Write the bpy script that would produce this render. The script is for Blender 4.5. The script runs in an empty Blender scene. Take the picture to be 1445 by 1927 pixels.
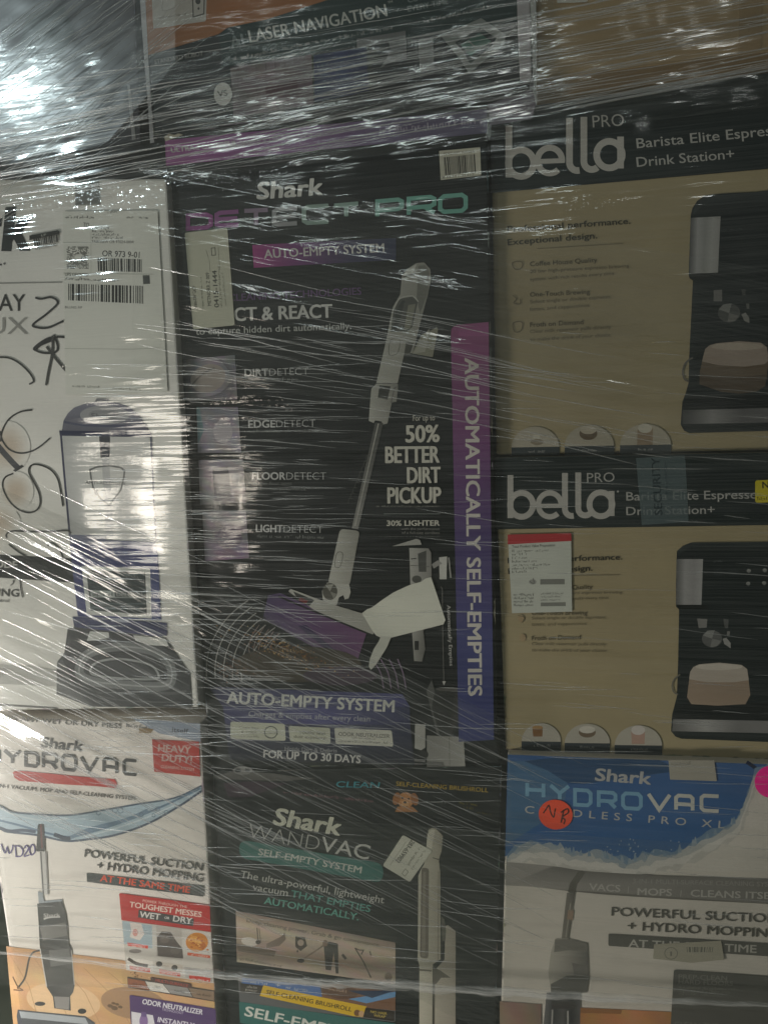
import bpy, bmesh, math, random
import numpy as np
from mathutils import Vector
from mathutils.geometry import tessellate_polygon

rnd = random.Random(7)
S = bpy.context.scene
COL = S.collection

# ------------------------------------------------------------------ camera
W, H, FPX = 1445.0, 1927.0, 1447.0
yaw, pit, rol = (math.radians(a) for a in (-12.5, 6.7, -2.0))
CAM = np.array([0.0, -0.82, 1.12])
Fv = np.array([math.sin(yaw)*math.cos(pit), math.cos(yaw)*math.cos(pit), -math.sin(pit)])
R0 = np.array([math.cos(yaw), -math.sin(yaw), 0.0]); U0 = np.cross(R0, Fv)
Rv = R0*math.cos(rol)+U0*math.sin(rol); Uv = -R0*math.sin(rol)+U0*math.cos(rol)
cd = bpy.data.cameras.new('camera'); co = bpy.data.objects.new('camera', cd); COL.objects.link(co)
cd.sensor_fit = 'VERTICAL'; cd.sensor_height = 36.0; cd.sensor_width = 27.0
cd.lens = 36.0*FPX/H; cd.clip_start = 0.01; cd.clip_end = 60
from mathutils import Matrix
M = Matrix.Identity(4)
for i in range(3):
    M[i][0] = Rv[i]; M[i][1] = Uv[i]; M[i][2] = -Fv[i]; M[i][3] = CAM[i]
co.matrix_world = M
S.camera = co

def ray(x, y):
    x = np.asarray(x, float); y = np.asarray(y, float)
    return Fv*FPX + (x[..., None]-W/2)*Rv - (y[..., None]-H/2)*Uv

def on_face(x, y, depth=0.0):
    """where the line of sight through a photo pixel meets the front of the stack (a vertical plane y = depth)"""
    d = ray(x, y)
    t = (depth-CAM[1])/d[..., 1]
    return CAM + d*t[..., None]

# ------------------------------------------------------------------ world, lamps, exposure
wd = bpy.data.worlds.new('World'); S.world = wd; wd.use_nodes = True
wn = wd.node_tree; bg = wn.nodes['Background']; bg.inputs[1].default_value = 0.055
# invented dim surroundings for the film to reflect: paler overhead and left, darker elsewhere
tcw = wn.nodes.new('ShaderNodeTexCoord'); nw = wn.nodes.new('ShaderNodeTexNoise'); nw.inputs['Scale'].default_value = 3.5; nw.inputs['Detail'].default_value = 3
wn.links.new(tcw.outputs['Generated'], nw.inputs['Vector'])
dt = wn.nodes.new('ShaderNodeVectorMath'); dt.operation = 'DOT_PRODUCT'; dt.inputs[1].default_value = (-0.55, 0.0, 0.5)
wn.links.new(tcw.outputs['Generated'], dt.inputs[0])
aw = wn.nodes.new('ShaderNodeMath'); aw.operation = 'ADD'; wn.links.new(nw.outputs[0], aw.inputs[0]); wn.links.new(dt.outputs['Value'], aw.inputs[1])
cr = wn.nodes.new('ShaderNodeValToRGB'); wn.links.new(aw.outputs[0], cr.inputs[0])
cr.color_ramp.elements[0].position = 0.30; cr.color_ramp.elements[0].color = (0.25, 0.285, 0.26, 1)
cr.color_ramp.elements[1].position = 1.0; cr.color_ramp.elements[1].color = (1.7, 1.8, 1.6, 1)
wn.links.new(cr.outputs[0], bg.inputs[0])
S.view_settings.view_transform = 'Standard'; S.view_settings.look = 'None'
S.view_settings.exposure = 0.05; S.view_settings.gamma = 1.0
S.cycles.use_denoising = True
S.cycles.transparent_max_bounces = 32
S.cycles.max_bounces = 8
S.cycles.sample_clamp_indirect = 4.0

def mirror_spot(px, py, dist, tilt=(0, 0)):
    """a point 'dist' metres in front of the stack whose mirror image in flat film shows at photo pixel px, py"""
    p = on_face(px, py); d = p-CAM; d = d/np.linalg.norm(d)
    r = np.array([d[0], -d[1], d[2]])
    return p + r*(dist/abs(r[1]))

def area(name, loc, target, sx, sy, watts, col):
    l = bpy.data.lights.new(name, 'AREA'); l.shape = 'RECTANGLE'; l.size = sx; l.size_y = sy
    l.energy = watts; l.color = col
    o = bpy.data.objects.new(name, l); COL.objects.link(o)
    o.location = loc
    o.rotation_euler = (Vector(target)-Vector(loc)).to_track_quat('-Z', 'Y').to_euler()
    return o
area('warm_lamp', mirror_spot(285, 950, 1.25), on_face(330, 1000), 0.10, 0.26, 0.60, (1.0, 0.92, 0.80))
area('warm_strip', mirror_spot(440, 950, 1.4), on_face(400, 1000), 0.035, 0.20, 0.13, (1.0, 0.90, 0.76))
sl = area('added_side_fill', mirror_spot(-250, 1540, 0.85), on_face(190, 1900), 0.36, 0.36, 12.5, (1.0, 0.965, 0.91))  # unseen fill light, added to brighten the lower left boxes
sl.data.spread = math.radians(82)
area('cool_lamp', mirror_spot(72, 190, 1.9), on_face(200, 500), 0.05, 0.10, 4.6, (0.80, 0.97, 1.0))
area('ceiling_tube', mirror_spot(700, 165, 1.9), on_face(900, 700), 1.4, 0.035, 1.45, (0.88, 1.0, 0.97))
for px_, py_ in ((480, -40), (930, -120), (1330, -10)):
    area('added_glint_lamp', mirror_spot(px_, py_, 2.8), on_face(900, 1300), 0.14, 0.14, 0.5, (0.95, 1.0, 0.95))  # extra unseen lights, put in only to raise glints on the pleats

# ------------------------------------------------------------------ materials
def lin(c):
    c = c/255.0
    return c/12.92 if c <= 0.04045 else ((c+0.055)/1.055)**2.4
def rgb(c):
    return tuple(lin(v) for v in c)

def print_material(name, rough=0.42, grain=0.10, alpha=1.0):
    m = bpy.data.materials.new(name); m.use_nodes = True
    nt = m.node_tree; N = nt.nodes; L = nt.links
    b = N['Principled BSDF']; b.inputs['Roughness'].default_value = rough
    b.inputs['Specular IOR Level'].default_value = 0.35
    a = N.new('ShaderNodeAttribute'); a.attribute_name = 'ink'
    tc = N.new('ShaderNodeTexCoord')
    n1 = N.new('ShaderNodeTexNoise'); n1.inputs['Scale'].default_value = 14; n1.inputs['Detail'].default_value = 6
    n2 = N.new('ShaderNodeTexNoise'); n2.inputs['Scale'].default_value = 900; n2.inputs['Detail'].default_value = 2
    L.new(tc.outputs['Object'], n1.inputs['Vector']); L.new(tc.outputs['Object'], n2.inputs['Vector'])
    ad = N.new('ShaderNodeMath'); ad.operation = 'ADD'
    L.new(n1.outputs[0], ad.inputs[0]); L.new(n2.outputs[0], ad.inputs[1])
    mr = N.new('ShaderNodeMapRange'); mr.inputs[1].default_value = 0.6; mr.inputs[2].default_value = 1.4
    mr.inputs[3].default_value = 1-grain; mr.inputs[4].default_value = 1+grain
    L.new(ad.outputs[0], mr.inputs[0])
    vm = N.new('ShaderNodeVectorMath'); vm.operation = 'SCALE'
    L.new(a.outputs['Color'], vm.inputs[0]); L.new(mr.outputs[0], vm.inputs['Scale'])
    L.new(vm.outputs[0], b.inputs['Base Color'])
    if alpha < 1:
        b.inputs['Alpha'].default_value = alpha
    bp = N.new('ShaderNodeBump'); bp.inputs['Strength'].default_value = 0.25; bp.inputs['Distance'].default_value = 0.004
    L.new(n1.outputs[0], bp.inputs['Height']); L.new(bp.outputs[0], b.inputs['Normal'])
    return m
INK = print_material('printed_card')
PAPER = print_material('label_paper', 0.6, 0.05)
TAPE = print_material('clear_tape', 0.25, 0.12, 0.55)

def simple(name, col, rough=0.7, scale=8, var=0.25):
    m = bpy.data.materials.new(name); m.use_nodes = True
    nt = m.node_tree; N = nt.nodes; L = nt.links; b = N['Principled BSDF']
    b.inputs['Roughness'].default_value = rough
    n = N.new('ShaderNodeTexNoise'); n.inputs['Scale'].default_value = scale; n.inputs['Detail'].default_value = 7
    r = N.new('ShaderNodeMapRange'); r.inputs[3].default_value = 1-var; r.inputs[4].default_value = 1+var
    tc = N.new('ShaderNodeTexCoord'); L.new(tc.outputs['Object'], n.inputs['Vector'])
    L.new(n.outputs[0], r.inputs[0])
    v = N.new('ShaderNodeVectorMath'); v.operation = 'SCALE'; v.inputs[0].default_value = rgb(col)
    L.new(r.outputs[0], v.inputs['Scale']); L.new(v.outputs[0], b.inputs['Base Color'])
    return m

# ------------------------------------------------------------------ lettering
_glyphs = {}
def glyphs(txt, bold, space):
    k = (txt, bold, space)
    if k not in _glyphs:
        c = bpy.data.curves.new('lettering', 'FONT'); c.body = txt; c.resolution_u = 3
        c.offset = bold; c.space_character = space; c.fill_mode = 'FRONT'
        ob = bpy.data.objects.new('lettering', c); COL.objects.link(ob)
        me = ob.to_mesh()
        v = np.array([tuple(q.co) for q in me.vertices]).reshape(-1, 3)[:, :2]
        f = [tuple(p.vertices) for p in me.polygons]
        ob.to_mesh_clear(); bpy.data.objects.remove(ob); bpy.data.curves.remove(c)
        if len(v):
            x0, x1 = v[:, 0].min(), v[:, 0].max()
            v = np.stack([(v[:, 0]-x0)/max(x1-x0, 1e-6), v[:, 1]/0.727], 1)
        _glyphs[k] = (v, f)
    return _glyphs[k]

def smooth(pts, n=6, closed=False):
    P = [np.array(p, float) for p in pts]
    out = []
    m = len(P)
    rng = range(m) if closed else range(m-1)
    for i in rng:
        p0 = P[(i-1) % m] if closed or i > 0 else P[0]*2-P[1]
        p1 = P[i]; p2 = P[(i+1) % m]
        p3 = P[(i+2) % m] if closed or i+2 < m else P[-1]*2-P[-2]
        for j in range(n):
            t = j/n
            out.append(0.5*((2*p1)+(-p0+p2)*t+(2*p0-5*p1+4*p2-p3)*t*t+(-p0+3*p1-3*p2+p3)*t**3))
    if not closed:
        out.append(P[-1])
    return [tuple(p) for p in out]

class Art:
    """collects the printed shapes of one part; coordinates are photo pixels, set down on the box's own front face"""
    def __init__(s, box, name, mat=None, up=0):
        s.box = box; s.name = name; s.mat = mat or INK; s.up = up
        s.v = []; s.l = []; s.c = []; s.f = []; s.hold = False; s.ramp = None
    def _add(s, pts, faces, cols, layer):
        b = len(s.v)
        if not s.hold:
            s.box['n'] = s.box.get('n', 0)+1
        n0 = s.box['n']
        layer = np.asarray(layer, float)*0.0+n0 if not s.hold else np.asarray(layer, float)+n0
        s.l += list(np.broadcast_to(layer, (len(pts),))) if s.ramp is None else [n0+k for k in s.ramp]
        s.v += [(p[0], p[1]) for p in pts]; s.c += list(cols)
        s.f += [tuple(b+i for i in f) for f in faces]
        return s
    def poly(s, pts, col, layer=1):
        tri = tessellate_polygon([[Vector((p[0], -p[1], 0)) for p in pts]])
        cols = [rgb(col(*p)) for p in pts] if callable(col) else [rgb(col)]*len(pts)
        return s._add(pts, tri, cols, layer)
    def grad(s, q, cols, layer=1, n=10, axis='u', m=1, jit=0):
        q = [np.array(p, float) for p in q]; pts = []; cc = []
        nu, nv = (n, m) if axis == 'u' else (m, n)
        for j in range(nv+1):
            for i in range(nu+1):
                u, v = i/nu, j/nv
                pts.append(tuple((q[0]*(1-u)+q[1]*u)*(1-v)+(q[3]*(1-u)+q[2]*u)*v))
                t = (u if axis == 'u' else v)*(len(cols)-1); k = min(int(t), len(cols)-2); t -= k
                c = [cols[k][z]*(1-t)+cols[k+1][z]*t + (rnd.uniform(-jit, jit) if jit else 0) for z in range(3)]
                cc.append(rgb([max(0, w) for w in c]))
        fs = [(j*(nu+1)+i, j*(nu+1)+i+1, (j+1)*(nu+1)+i+1, (j+1)*(nu+1)+i) for j in range(nv) for i in range(nu)]
        return s._add(pts, fs, cc, layer)
    def rrect(s, q, r, col, layer=1, corners=(1, 1, 1, 1)):
        q = [np.array(p, float) for p in q]; out = []
        for i in range(4):
            p = q[i]
            if not corners[i]:
                out.append(tuple(p)); continue
            a = q[i-1]-p; b = q[(i+1) % 4]-p
            a = a/np.linalg.norm(a)*r; b = b/np.linalg.norm(b)*r
            for k in range(6):
                t = k/5
                out.append(tuple((p+a)*(1-t)**2+p*2*t*(1-t)+(p+b)*t*t))
        return s.poly(out, col, layer)
    def ell(s, cx, cy, rx, ry, col, layer=1, rot=0, n=28, a0=0, a1=360):
        pts = []
        for k in range(n+(a1-a0 < 360)):
            a = math.radians(a0+(a1-a0)*k/n); x = rx*math.cos(a); y = ry*math.sin(a)
            c, d = math.cos(math.radians(rot)), math.sin(math.radians(rot))
            pts.append((cx+x*c-y*d, cy+x*d+y*c))
        return s.poly(pts, col, layer)
    def stroke(s, pts, w, col, layer=2, closed=False, sm=0, taper=False):
        if sm:
            pts = smooth(pts, sm, closed)
        P = [np.array(p, float) for p in pts]; m = len(P); vs = []
        for i in range(m):
            a = P[i-1] if (closed or i > 0) else None; b = P[(i+1) % m] if (closed or i < m-1) else None
            d1 = P[i]-a if a is not None else b-P[i]; d2 = b-P[i] if b is not None else d1
            d1 = d1/(np.linalg.norm(d1)+1e-9); d2 = d2/(np.linalg.norm(d2)+1e-9)
            n1 = np.array([-d1[1], d1[0]]); n2 = np.array([-d2[1], d2[0]]); n = n1+n2
            n = n/(np.linalg.norm(n)+1e-9); k = 1/max(0.5, float(n@n1))
            ww = w*(0.35+0.65*math.sin(math.pi*(i+.5)/m)) if taper else w
            vs += [tuple(P[i]+n*k*ww/2), tuple(P[i]-n*k*ww/2)]
        fs = [(2*i, 2*i+2, 2*i+3, 2*i+1) for i in range(m-1)]
        if closed:
            fs.append((2*m-2, 0, 1, 2*m-1))
        s.ramp = [i//2*0.9/m for i in range(2*m)]
        s._add(vs, fs, [rgb(col)]*len(vs), layer)
        s.ramp = None
        return s
    def text(s, txt, p0, p1, h, col, bold=0.0, layer=2, shear=0.0, space=1.0, col2=None):
        v, f = glyphs(txt, min(bold, 0.0), space)
        p0 = np.array(p0, float); p1 = np.array(p1, float); d = p1-p0; e = d/np.linalg.norm(d)
        up = np.array([e[1], -e[0]])
        pts = [tuple(p0+d*a+(up+e*shear)*b*h) for a, b in v]
        c1 = rgb(col); c2 = rgb(col2 or col)
        cc = [tuple(c1[i]*(1-a)+c2[i]*a for i in range(3)) for a, b in v]
        if bold <= 0:
            return s._add(pts, f, cc, layer)
        # heavier weight: the letter printed over itself, shifted a hair each way
        g = bold*h/0.727; s.box['n'] = s.box.get('n', 0)+1; s.hold = True
        for k, (dx, dy) in enumerate(((0, 0), (-1, 0), (1, 0), (-.7, .6), (.7, .6), (-.7, -.6), (.7, -.6))):
            o = e*dx*g+up*dy*g*.8
            s._add([(p[0]+o[0], p[1]+o[1]) for p in pts], f, cc, k*0.35)
        s.hold = False; s.box['n'] += 2
        return s
    def blob(s, cx, cy, rx, ry, c0, c1, rot=0, n=32):
        """a soft printed spot, c0 in the middle running out to c1"""
        pts = [(cx, cy)]; cols = [rgb(c0)]; fs = []
        for ring, (q, w) in enumerate(((.35, .82), (.65, .40), (.85, .12), (1, 0))):
            for k in range(n):
                t = 2*math.pi*k/n; x = rx*q*math.cos(t); y = ry*q*math.sin(t); c, d = math.cos(math.radians(rot)), math.sin(math.radians(rot))
                pts.append((cx+x*c-y*d, cy+x*d+y*c)); cols.append(rgb([c0[i]*w+c1[i]*(1-w) for i in range(3)]))
                a = 1+ring*n+k; b2 = 1+ring*n+(k+1) % n
                fs.append((0, a, b2) if ring == 0 else (a-n, a, b2, b2-n))
        return s._add(pts, fs, cols, 1)
    def small_print(s, p0, p1, h, col, layer=2, fill=0.75):
        """a line of lettering too small and smeared to read"""
        p0 = np.array(p0, float); p1 = np.array(p1, float); L = np.linalg.norm(p1-p0); e = (p1-p0)/L
        up = np.array([e[1], -e[0]]); x = 0
        s.box['n'] = s.box.get('n', 0)+1; s.hold = True
        while x < L-1:
            wl = rnd.uniform(2.5, 7.5)*h*0.62
            y = x
            while y < min(x+wl, L):
                ww = h*rnd.uniform(0.16, 0.34); hh = h*rnd.choice((0.62, 0.66, 0.7, 1.0)); b0 = rnd.choice((0, 0, 0, 0, -0.2))*h
                a = p0+e*y+up*b0
                if rnd.random() < fill:
                    s._add([tuple(a), tuple(a+e*ww), tuple(a+e*ww+up*hh), tuple(a+up*hh)], [(0, 1, 2, 3)], [rgb(col)]*4, 0)
                if rnd.random() < 0.6:
                    a = a+up*rnd.choice((0, hh*0.5, hh-0.16*h))
                    s._add([tuple(a), tuple(a+e*h*0.5), tuple(a+e*h*0.5+up*h*0.17), tuple(a+up*h*0.17)], [(0, 1, 2, 3)], [rgb(col)]*4, 0.5)
                y += h*0.55
            x += wl+h*0.5
        s.hold = False
        return s
    def bars(s, q, n, col, layer=3):
        q = [np.array(p, float) for p in q]; x = 0.0; wid = []
        while x < n:
            a = rnd.choice((1, 1, 2, 3)); b = rnd.choice((1, 1, 2)); wid.append((x, x+a)); x += a+b
        s.box['n'] = s.box.get('n', 0)+1; s.hold = True
        for a, b in wid:
            a, b = a/n, min(1, b/n)
            if a >= 1: break
            s._add([tuple(q[0]*(1-a)+q[1]*a), tuple(q[0]*(1-b)+q[1]*b), tuple(q[3]*(1-b)+q[2]*b), tuple(q[3]*(1-a)+q[2]*a)], [(0, 1, 2, 3)], [rgb(col)]*4, 0)
        s.hold = False
        return s
    def done(s, parent=None, label=None):
        d = s.box['depth']; par = parent or s.box['root']
        x = np.array([p[0] for p in s.v]); y = np.array([p[1] for p in s.v]); ly = np.array(s.l, float)
        P = on_face(x, y, d-0.0004-0.000003*ly-(0.0005 if s.mat is PAPER else 0.0))
        P = P - s.box['base']
        me = bpy.data.meshes.new(s.name); me.from_pydata([tuple(p) for p in P], [], s.f)
        me.materials.append(s.mat)
        at = me.color_attributes.new('ink', 'FLOAT_COLOR', 'POINT')
        at.data.foreach_set('color', np.array([(*c, 1) for c in s.c], dtype=np.float32).ravel())
        me.update()
        o = bpy.data.objects.new(s.name, me); COL.objects.link(o)
        o.parent = par
        if label: o['label'] = label
        if s.name == 'worn_edges': o['kind'] = 'stuff'
        return o

# ------------------------------------------------------------------ boxes
GROUP = 'boxes stacked under the stretch film'
def make_box(name, label, cat, quad, depth, col, thick=0.34, to_floor=False, noise=0.25):
    P = [on_face(np.array(float(x)), np.array(float(y)), depth) for x, y in quad]
    if to_floor:
        for a, b in ((0, 3), (1, 2)):
            d = P[b]-P[a]; P[b] = P[a]+d*((0.002-P[a][2])/d[2])
    base = (P[2]+P[3])/2 + np.array([0, thick/2, 0])
    root = bpy.data.objects.new(name, None); COL.objects.link(root); root.location = base
    root.empty_display_size = 0.05
    root['label'] = label; root['category'] = cat; root['group'] = GROUP
    bm = bmesh.new()
    vs = [bm.verts.new(tuple(p-base)) for p in P] + [bm.verts.new(tuple(p-base+np.array([0, thick, 0]))) for p in P]
    for f in ((3, 2, 1, 0), (4, 5, 6, 7), (0, 1, 5, 4), (1, 2, 6, 5), (2, 3, 7, 6), (3, 0, 4, 7)):
        bm.faces.new([vs[i] for i in f])
    bmesh.ops.recalc_face_normals(bm, faces=bm.faces)
    bmesh.ops.bevel(bm, geom=list(bm.edges), offset=0.0022, segments=2, affect='EDGES', profile=0.6)
    me = bpy.data.meshes.new('carton'); bm.to_mesh(me); bm.free()
    me.materials.append(INK)
    at = me.color_attributes.new('ink', 'FLOAT_COLOR', 'POINT')
    at.data.foreach_set('color', np.array([(*rgb(col), 1)]*len(me.vertices), dtype=np.float32).ravel())
    o = bpy.data.objects.new('carton', me); COL.objects.link(o); o.parent = root
    B = {'root': root, 'depth': depth, 'base': base}
    worn_edges(B, quad, tuple(min(215, c*.5+92) for c in col) if sum(col) < 400 else tuple(c*.72 for c in col))
    return B

def worn_edges(B, quad, col, w=3.0, n=9):
    """rubbed and crushed card along the front edges, in broken stretches"""
    a = Art(B, 'worn_edges'); q = [np.array(p, float) for p in quad]; mid = sum(q)/4
    for i in range(4):
        p0, p1 = q[i], q[(i+1) % 4]
        for _ in range(n):
            t = rnd.random(); l = rnd.uniform(.01, .07); m = 7; inn = (mid-(p0+p1)/2); inn = inn/np.linalg.norm(inn)
            e0 = []; e1 = []
            for k in range(m):
                u = min(1, max(0, t+l*k/(m-1))); pt = p0*(1-u)+p1*u
                e0.append(tuple(pt+inn*.6)); e1.append(tuple(pt+inn*(.8+w*rnd.random()*math.sin(math.pi*(k+.4)/m))))
            a.poly(e0+e1[::-1], tuple(c+rnd.uniform(-14, 14) for c in col))
    a.done()

def square_letters(art, word, cells, w, cols, layer=2):
    """wide square-cornered lettering built from strokes; cells give each letter's left, right, top and baseline in pixels"""
    sh = {
     'D': [[(0, 0), (.8, 0), (1, .2), (1, .8), (.8, 1), (0, 1), (0, 0)]],
     'E': [[(1, 0), (.15, 0), (0, .12), (0, .88), (.15, 1), (1, 1)], [(0, .5), (.95, .5)]],
     'T': [[(0, 0), (1, 0)], [(.5, 0), (.5, 1)]],
     'C': [[(1, 0), (.15, 0), (0, .15), (0, .85), (.15, 1), (1, 1)]],
     'P': [[(0, 1), (0, 0), (.85, 0), (1, .14), (1, .5), (.85, .62), (0, .62)]],
     'R': [[(0, 1), (0, 0), (.85, 0), (1, .14), (1, .46), (.85, .58), (0, .58)], [(.6, .58), (1, 1)]],
     'O': [[(.15, 0), (.85, 0), (1, .2), (1, .8), (.85, 1), (.15, 1), (0, .8), (0, .2), (.15, 0)]],
     'H': [[(0, 0), (0, 1)], [(1, 0), (1, 1)], [(0, .5), (1, .5)]],
     'Y': [[(0, 0), (.5, .55), (1, 0)], [(.5, .55), (.5, 1)]],
     'V': [[(0, 0), (.5, 1), (1, 0)]],
     'A': [[(0, 1), (0, .15), (.15, 0), (.85, 0), (1, .15), (1, 1)], [(0, .6), (1, .6)]],
    }
    for ch, (x0, x1, yt0, yb0, yt1, yb1), c in zip(word, cells, cols):
        for st in sh[ch]:
            pts = []
            for a, b in st:
                x = x0+w/2+(x1-x0-w)*a
                yt = yt0+(yt1-yt0)*a+w/2; yb = yb0+(yb1-yb0)*a-w/2
                pts.append((x, yt+(yb-yt)*b))
            closed = len(pts) > 3 and pts[0] == pts[-1]
            art.stroke(pts[:-1] if closed else pts, w, c, layer, closed=closed)

BLACK = (27, 30, 30); WHITE = (236, 233, 226); SOFT = (205, 205, 198); GREY = (150, 148, 142); TAN = (166, 152, 118)
# ------------------------------------------------------------------ ground and what stands on it
bm = bmesh.new(); bmesh.ops.create_grid(bm, x_segments=2, y_segments=2, size=12)
me = bpy.data.meshes.new('floor'); bm.to_mesh(me); bm.free()
o = bpy.data.objects.new('floor', me); COL.objects.link(o); o['kind'] = 'structure'
me.materials.append(simple('concrete', (118, 124, 112), 0.75, 5, 0.3))

# ---- tall black box of the cordless vacuum, centre of the stack
B = make_box('vacuum_box', 'tall black vacuum box with a purple side panel and a white stick vacuum picture', 'box',
             [(309, 248), (916, 196), (937, 1436), (396, 1447)], 0.010, BLACK)
a = Art(B, 'edge_strip')
a.grad([(311, 264), (916, 205), (917, 250), (313, 312)], [(156, 76, 142), (136, 84, 140), (108, 94, 126), (96, 92, 114)], n=14)
strip = a.done()
a = Art(B, 'lettering')
a.text('ULTRA-POWERFUL', (323, 287), (447, 273), 9.5, SOFT, 0.02)
a.text('Suction + DIRT-DETECT', (451, 273), (590, 259), 9.5, (200, 190, 205))
a.small_print((715, 249), (905, 232), 10, (168, 160, 178))
a.done(strip)
a = Art(B, 'torn_corner')
a.poly([(309, 257), (318, 252), (329, 254), (336, 251), (345, 254), (330, 259), (312, 266)], (200, 190, 168))
a.done()
a = Art(B, 'logo')
a.text('Shark', (484, 375), (606, 366), 33, (222, 220, 214), 0.035, shear=0.16)
a.done()
a = Art(B, 'model_lettering')
square_letters(a, 'DETECTPRO',
  [(350, 401, 402, 434, 399, 432), (404, 453, 397, 429, 394, 427), (456, 508, 393, 428, 391, 426), (512, 563, 391, 427, 388, 424),
   (568, 622, 386, 424, 383, 421), (625, 678, 383, 412, 379, 410), (706, 760, 375, 411, 371, 407), (765, 821, 370, 408, 366, 404), (824, 880, 366, 403, 362, 400)],
  8, [(150, 70, 140), (150, 84, 146), (150, 130, 152), (160, 160, 162), (150, 172, 162), (150, 176, 166), (126, 176, 162), (120, 178, 162), (120, 178, 162)])
a.done()
a = Art(B, 'banner')
a.grad([(475, 461), (745, 448), (745, 489), (478, 504)], [(170, 66, 136), (120, 66, 122), (72, 66, 96), (60, 64, 92)], n=12)
bn = a.done()
a = Art(B, 'lettering'); a.text('AUTO-EMPTY SYSTEM', (498, 486), (723, 474), 17, (214, 210, 206), 0.02); a.done(bn)
a = Art(B, 'headline')
a.text('CLEANING TECHNOLOGIES', (431, 567), (680, 554), 14, (104, 74, 118), 0.02)
a.text('CT & REACT', (442, 604), (625, 597), 26, (226, 224, 218), 0.03)
a.text('to capture hidden dirt automatically.', (369, 630), (661, 619), 13, (206, 206, 200), 0.008)
a.done()
a = Art(B, 'feature_picture')
a.grad([(345, 677), (442, 668), (447, 752), (346, 754)], [(96, 94, 96), (158, 152, 158), (128, 124, 130)], n=8, axis='u', m=8, jit=8)
a.ell(392, 712, 34, 26, (168, 158, 150), rot=-20)
for k in range(9):
    a.stroke([(405+k*5, 672+k*2), (440-k, 700+k*6), (420-k*6, 748)], 1.4, (110, 106, 112), sm=4)
a.stroke([(352, 735), (380, 705), (404, 692)], 3, (120, 112, 108), sm=4)
a.done()
a = Art(B, 'feature_picture')
a.grad([(370, 766), (448, 766), (454, 852), (373, 852)], [(120, 116, 124), (168, 160, 168), (140, 132, 140)], n=8, axis='v', m=6, jit=8)
a.poly([(370, 766), (376, 766), (384, 810), (373, 836)], (120, 146, 150)); a.ell(420, 812, 18, 22, (186, 178, 182)); a.done()
a = Art(B, 'feature_picture')
a.grad([(374, 866), (457, 864), (463, 946), (377, 950)], [(150, 142, 150), (176, 168, 168), (120, 112, 116)], n=8, axis='v', m=6, jit=8)
a.poly([(400, 880), (430, 878), (436, 940), (404, 944)], (110, 104, 110)); a.done()
a = Art(B, 'feature_picture')
a.grad([(381, 963), (463, 962), (469, 1050), (386, 1056)], [(160, 152, 158), (112, 104, 112), (140, 120, 140)], n=8, axis='v', m=6, jit=8)
a.ell(430, 1012, 26, 20, (96, 84, 100)); a.done()
a = Art(B, 'feature_lettering')
for w1, w2, x0, y0, xm, x1, y1 in (('DIRT', 'DETECT', 461, 708.5, 506, 581, 705), ('EDGE', 'DETECT', 468, 805, 519, 594, 803), ('FLOOR', 'DETECT', 475, 902.5, 538, 614, 902.5), ('LIGHT', 'DETECT', 482, 1001, 533, 608, 1003)):
    ym = y0+(y1-y0)*(xm-x0)/(x1-x0)
    a.text(w1, (x0, y0), (xm-1, ym), 14.5, (205, 204, 200), 0.025); a.text(w2, (xm+1, ym), (x1, y1), 14.5, (190, 190, 186), -0.012)
a.text('Senses floor types', (478, 912), (549, 912), 6, (120, 122, 118)); a.text('& optimizes performance.', (477, 922), (577, 923), 6, (130, 132, 128))
a.small_print((463, 718), (560, 716), 6, (110, 112, 108)); a.small_print((470, 814), (600, 812), 6, (100, 102, 98)); a.small_print((484, 1011), (607, 1014), 6, (120, 122, 118))
a.done()
# the stick vacuum printed on the front
def body(c0, c1, x0, x1):
    def f(x, y):
        t = min(1, max(0, (x-x0)/(x1-x0))); return tuple(c0[i]*(1-t)+c1[i]*t for i in range(3))
    return f
a = Art(B, 'vacuum_picture')
LG = (188, 186, 176); MG = (150, 148, 138); DG = (92, 92, 86)
a.poly([(793, 630), (822, 616), (824, 620), (814, 672), (790, 668), (775, 665)], (150, 148, 130)); a.poly([(800, 628), (808, 618), (800, 662), (776, 666)], (176, 174, 160))
a.poly([(725, 648), (739, 578), (753, 554), (756, 521), (765, 507), (783, 495), (798, 494), (809, 506), (811, 524), (805, 554), (788, 618), (781, 648), (776, 664), (760, 668), (748, 721), (708, 721)], body(LG, (150, 148, 138), 715, 812))
a.poly([(787, 500), (800, 499), (808, 512), (806, 548), (790, 590), (784, 560)], (126, 125, 116))
a.poly([(757, 521), (766, 508), (784, 497), (776, 518), (770, 520)], (206, 204, 194)); a.stroke([(758, 521), (770, 518), (781, 516)], 2, (70, 70, 64), sm=3)
a.poly([(741, 580), (752, 562), (776, 558), (786, 568), (776, 615), (766, 624), (735, 624)], DG); a.poly([(768, 574), (782, 572), (772, 618), (760, 622)], (142, 140, 124)); a.poly([(745, 584), (756, 566), (762, 566), (748, 618), (739, 620)], (64, 66, 62))
a.stroke([(741, 582), (752, 562), (776, 557), (787, 568)], 2, (200, 198, 188), sm=3)
a.stroke([(735, 640), (752, 639), (748, 664), (732, 667)], 1.6, (120, 118, 110), closed=True, sm=4); a.poly([(764, 642), (778, 646), (772, 664), (760, 668)], (74, 73, 66))
a.poly([(699, 731), (708, 722), (748, 722), (749, 728), (746, 756), (737, 758), (729, 797), (720, 799), (718, 793), (706, 791), (703, 796), (694, 792), (697, 750)], body(LG, (132, 130, 122), 694, 750))
a.poly([(714, 725), (735, 727), (729, 752), (711, 748)], (52, 52, 48)); a.stroke([(736, 758), (742, 730), (748, 728)], 2, (104, 102, 96))
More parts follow.
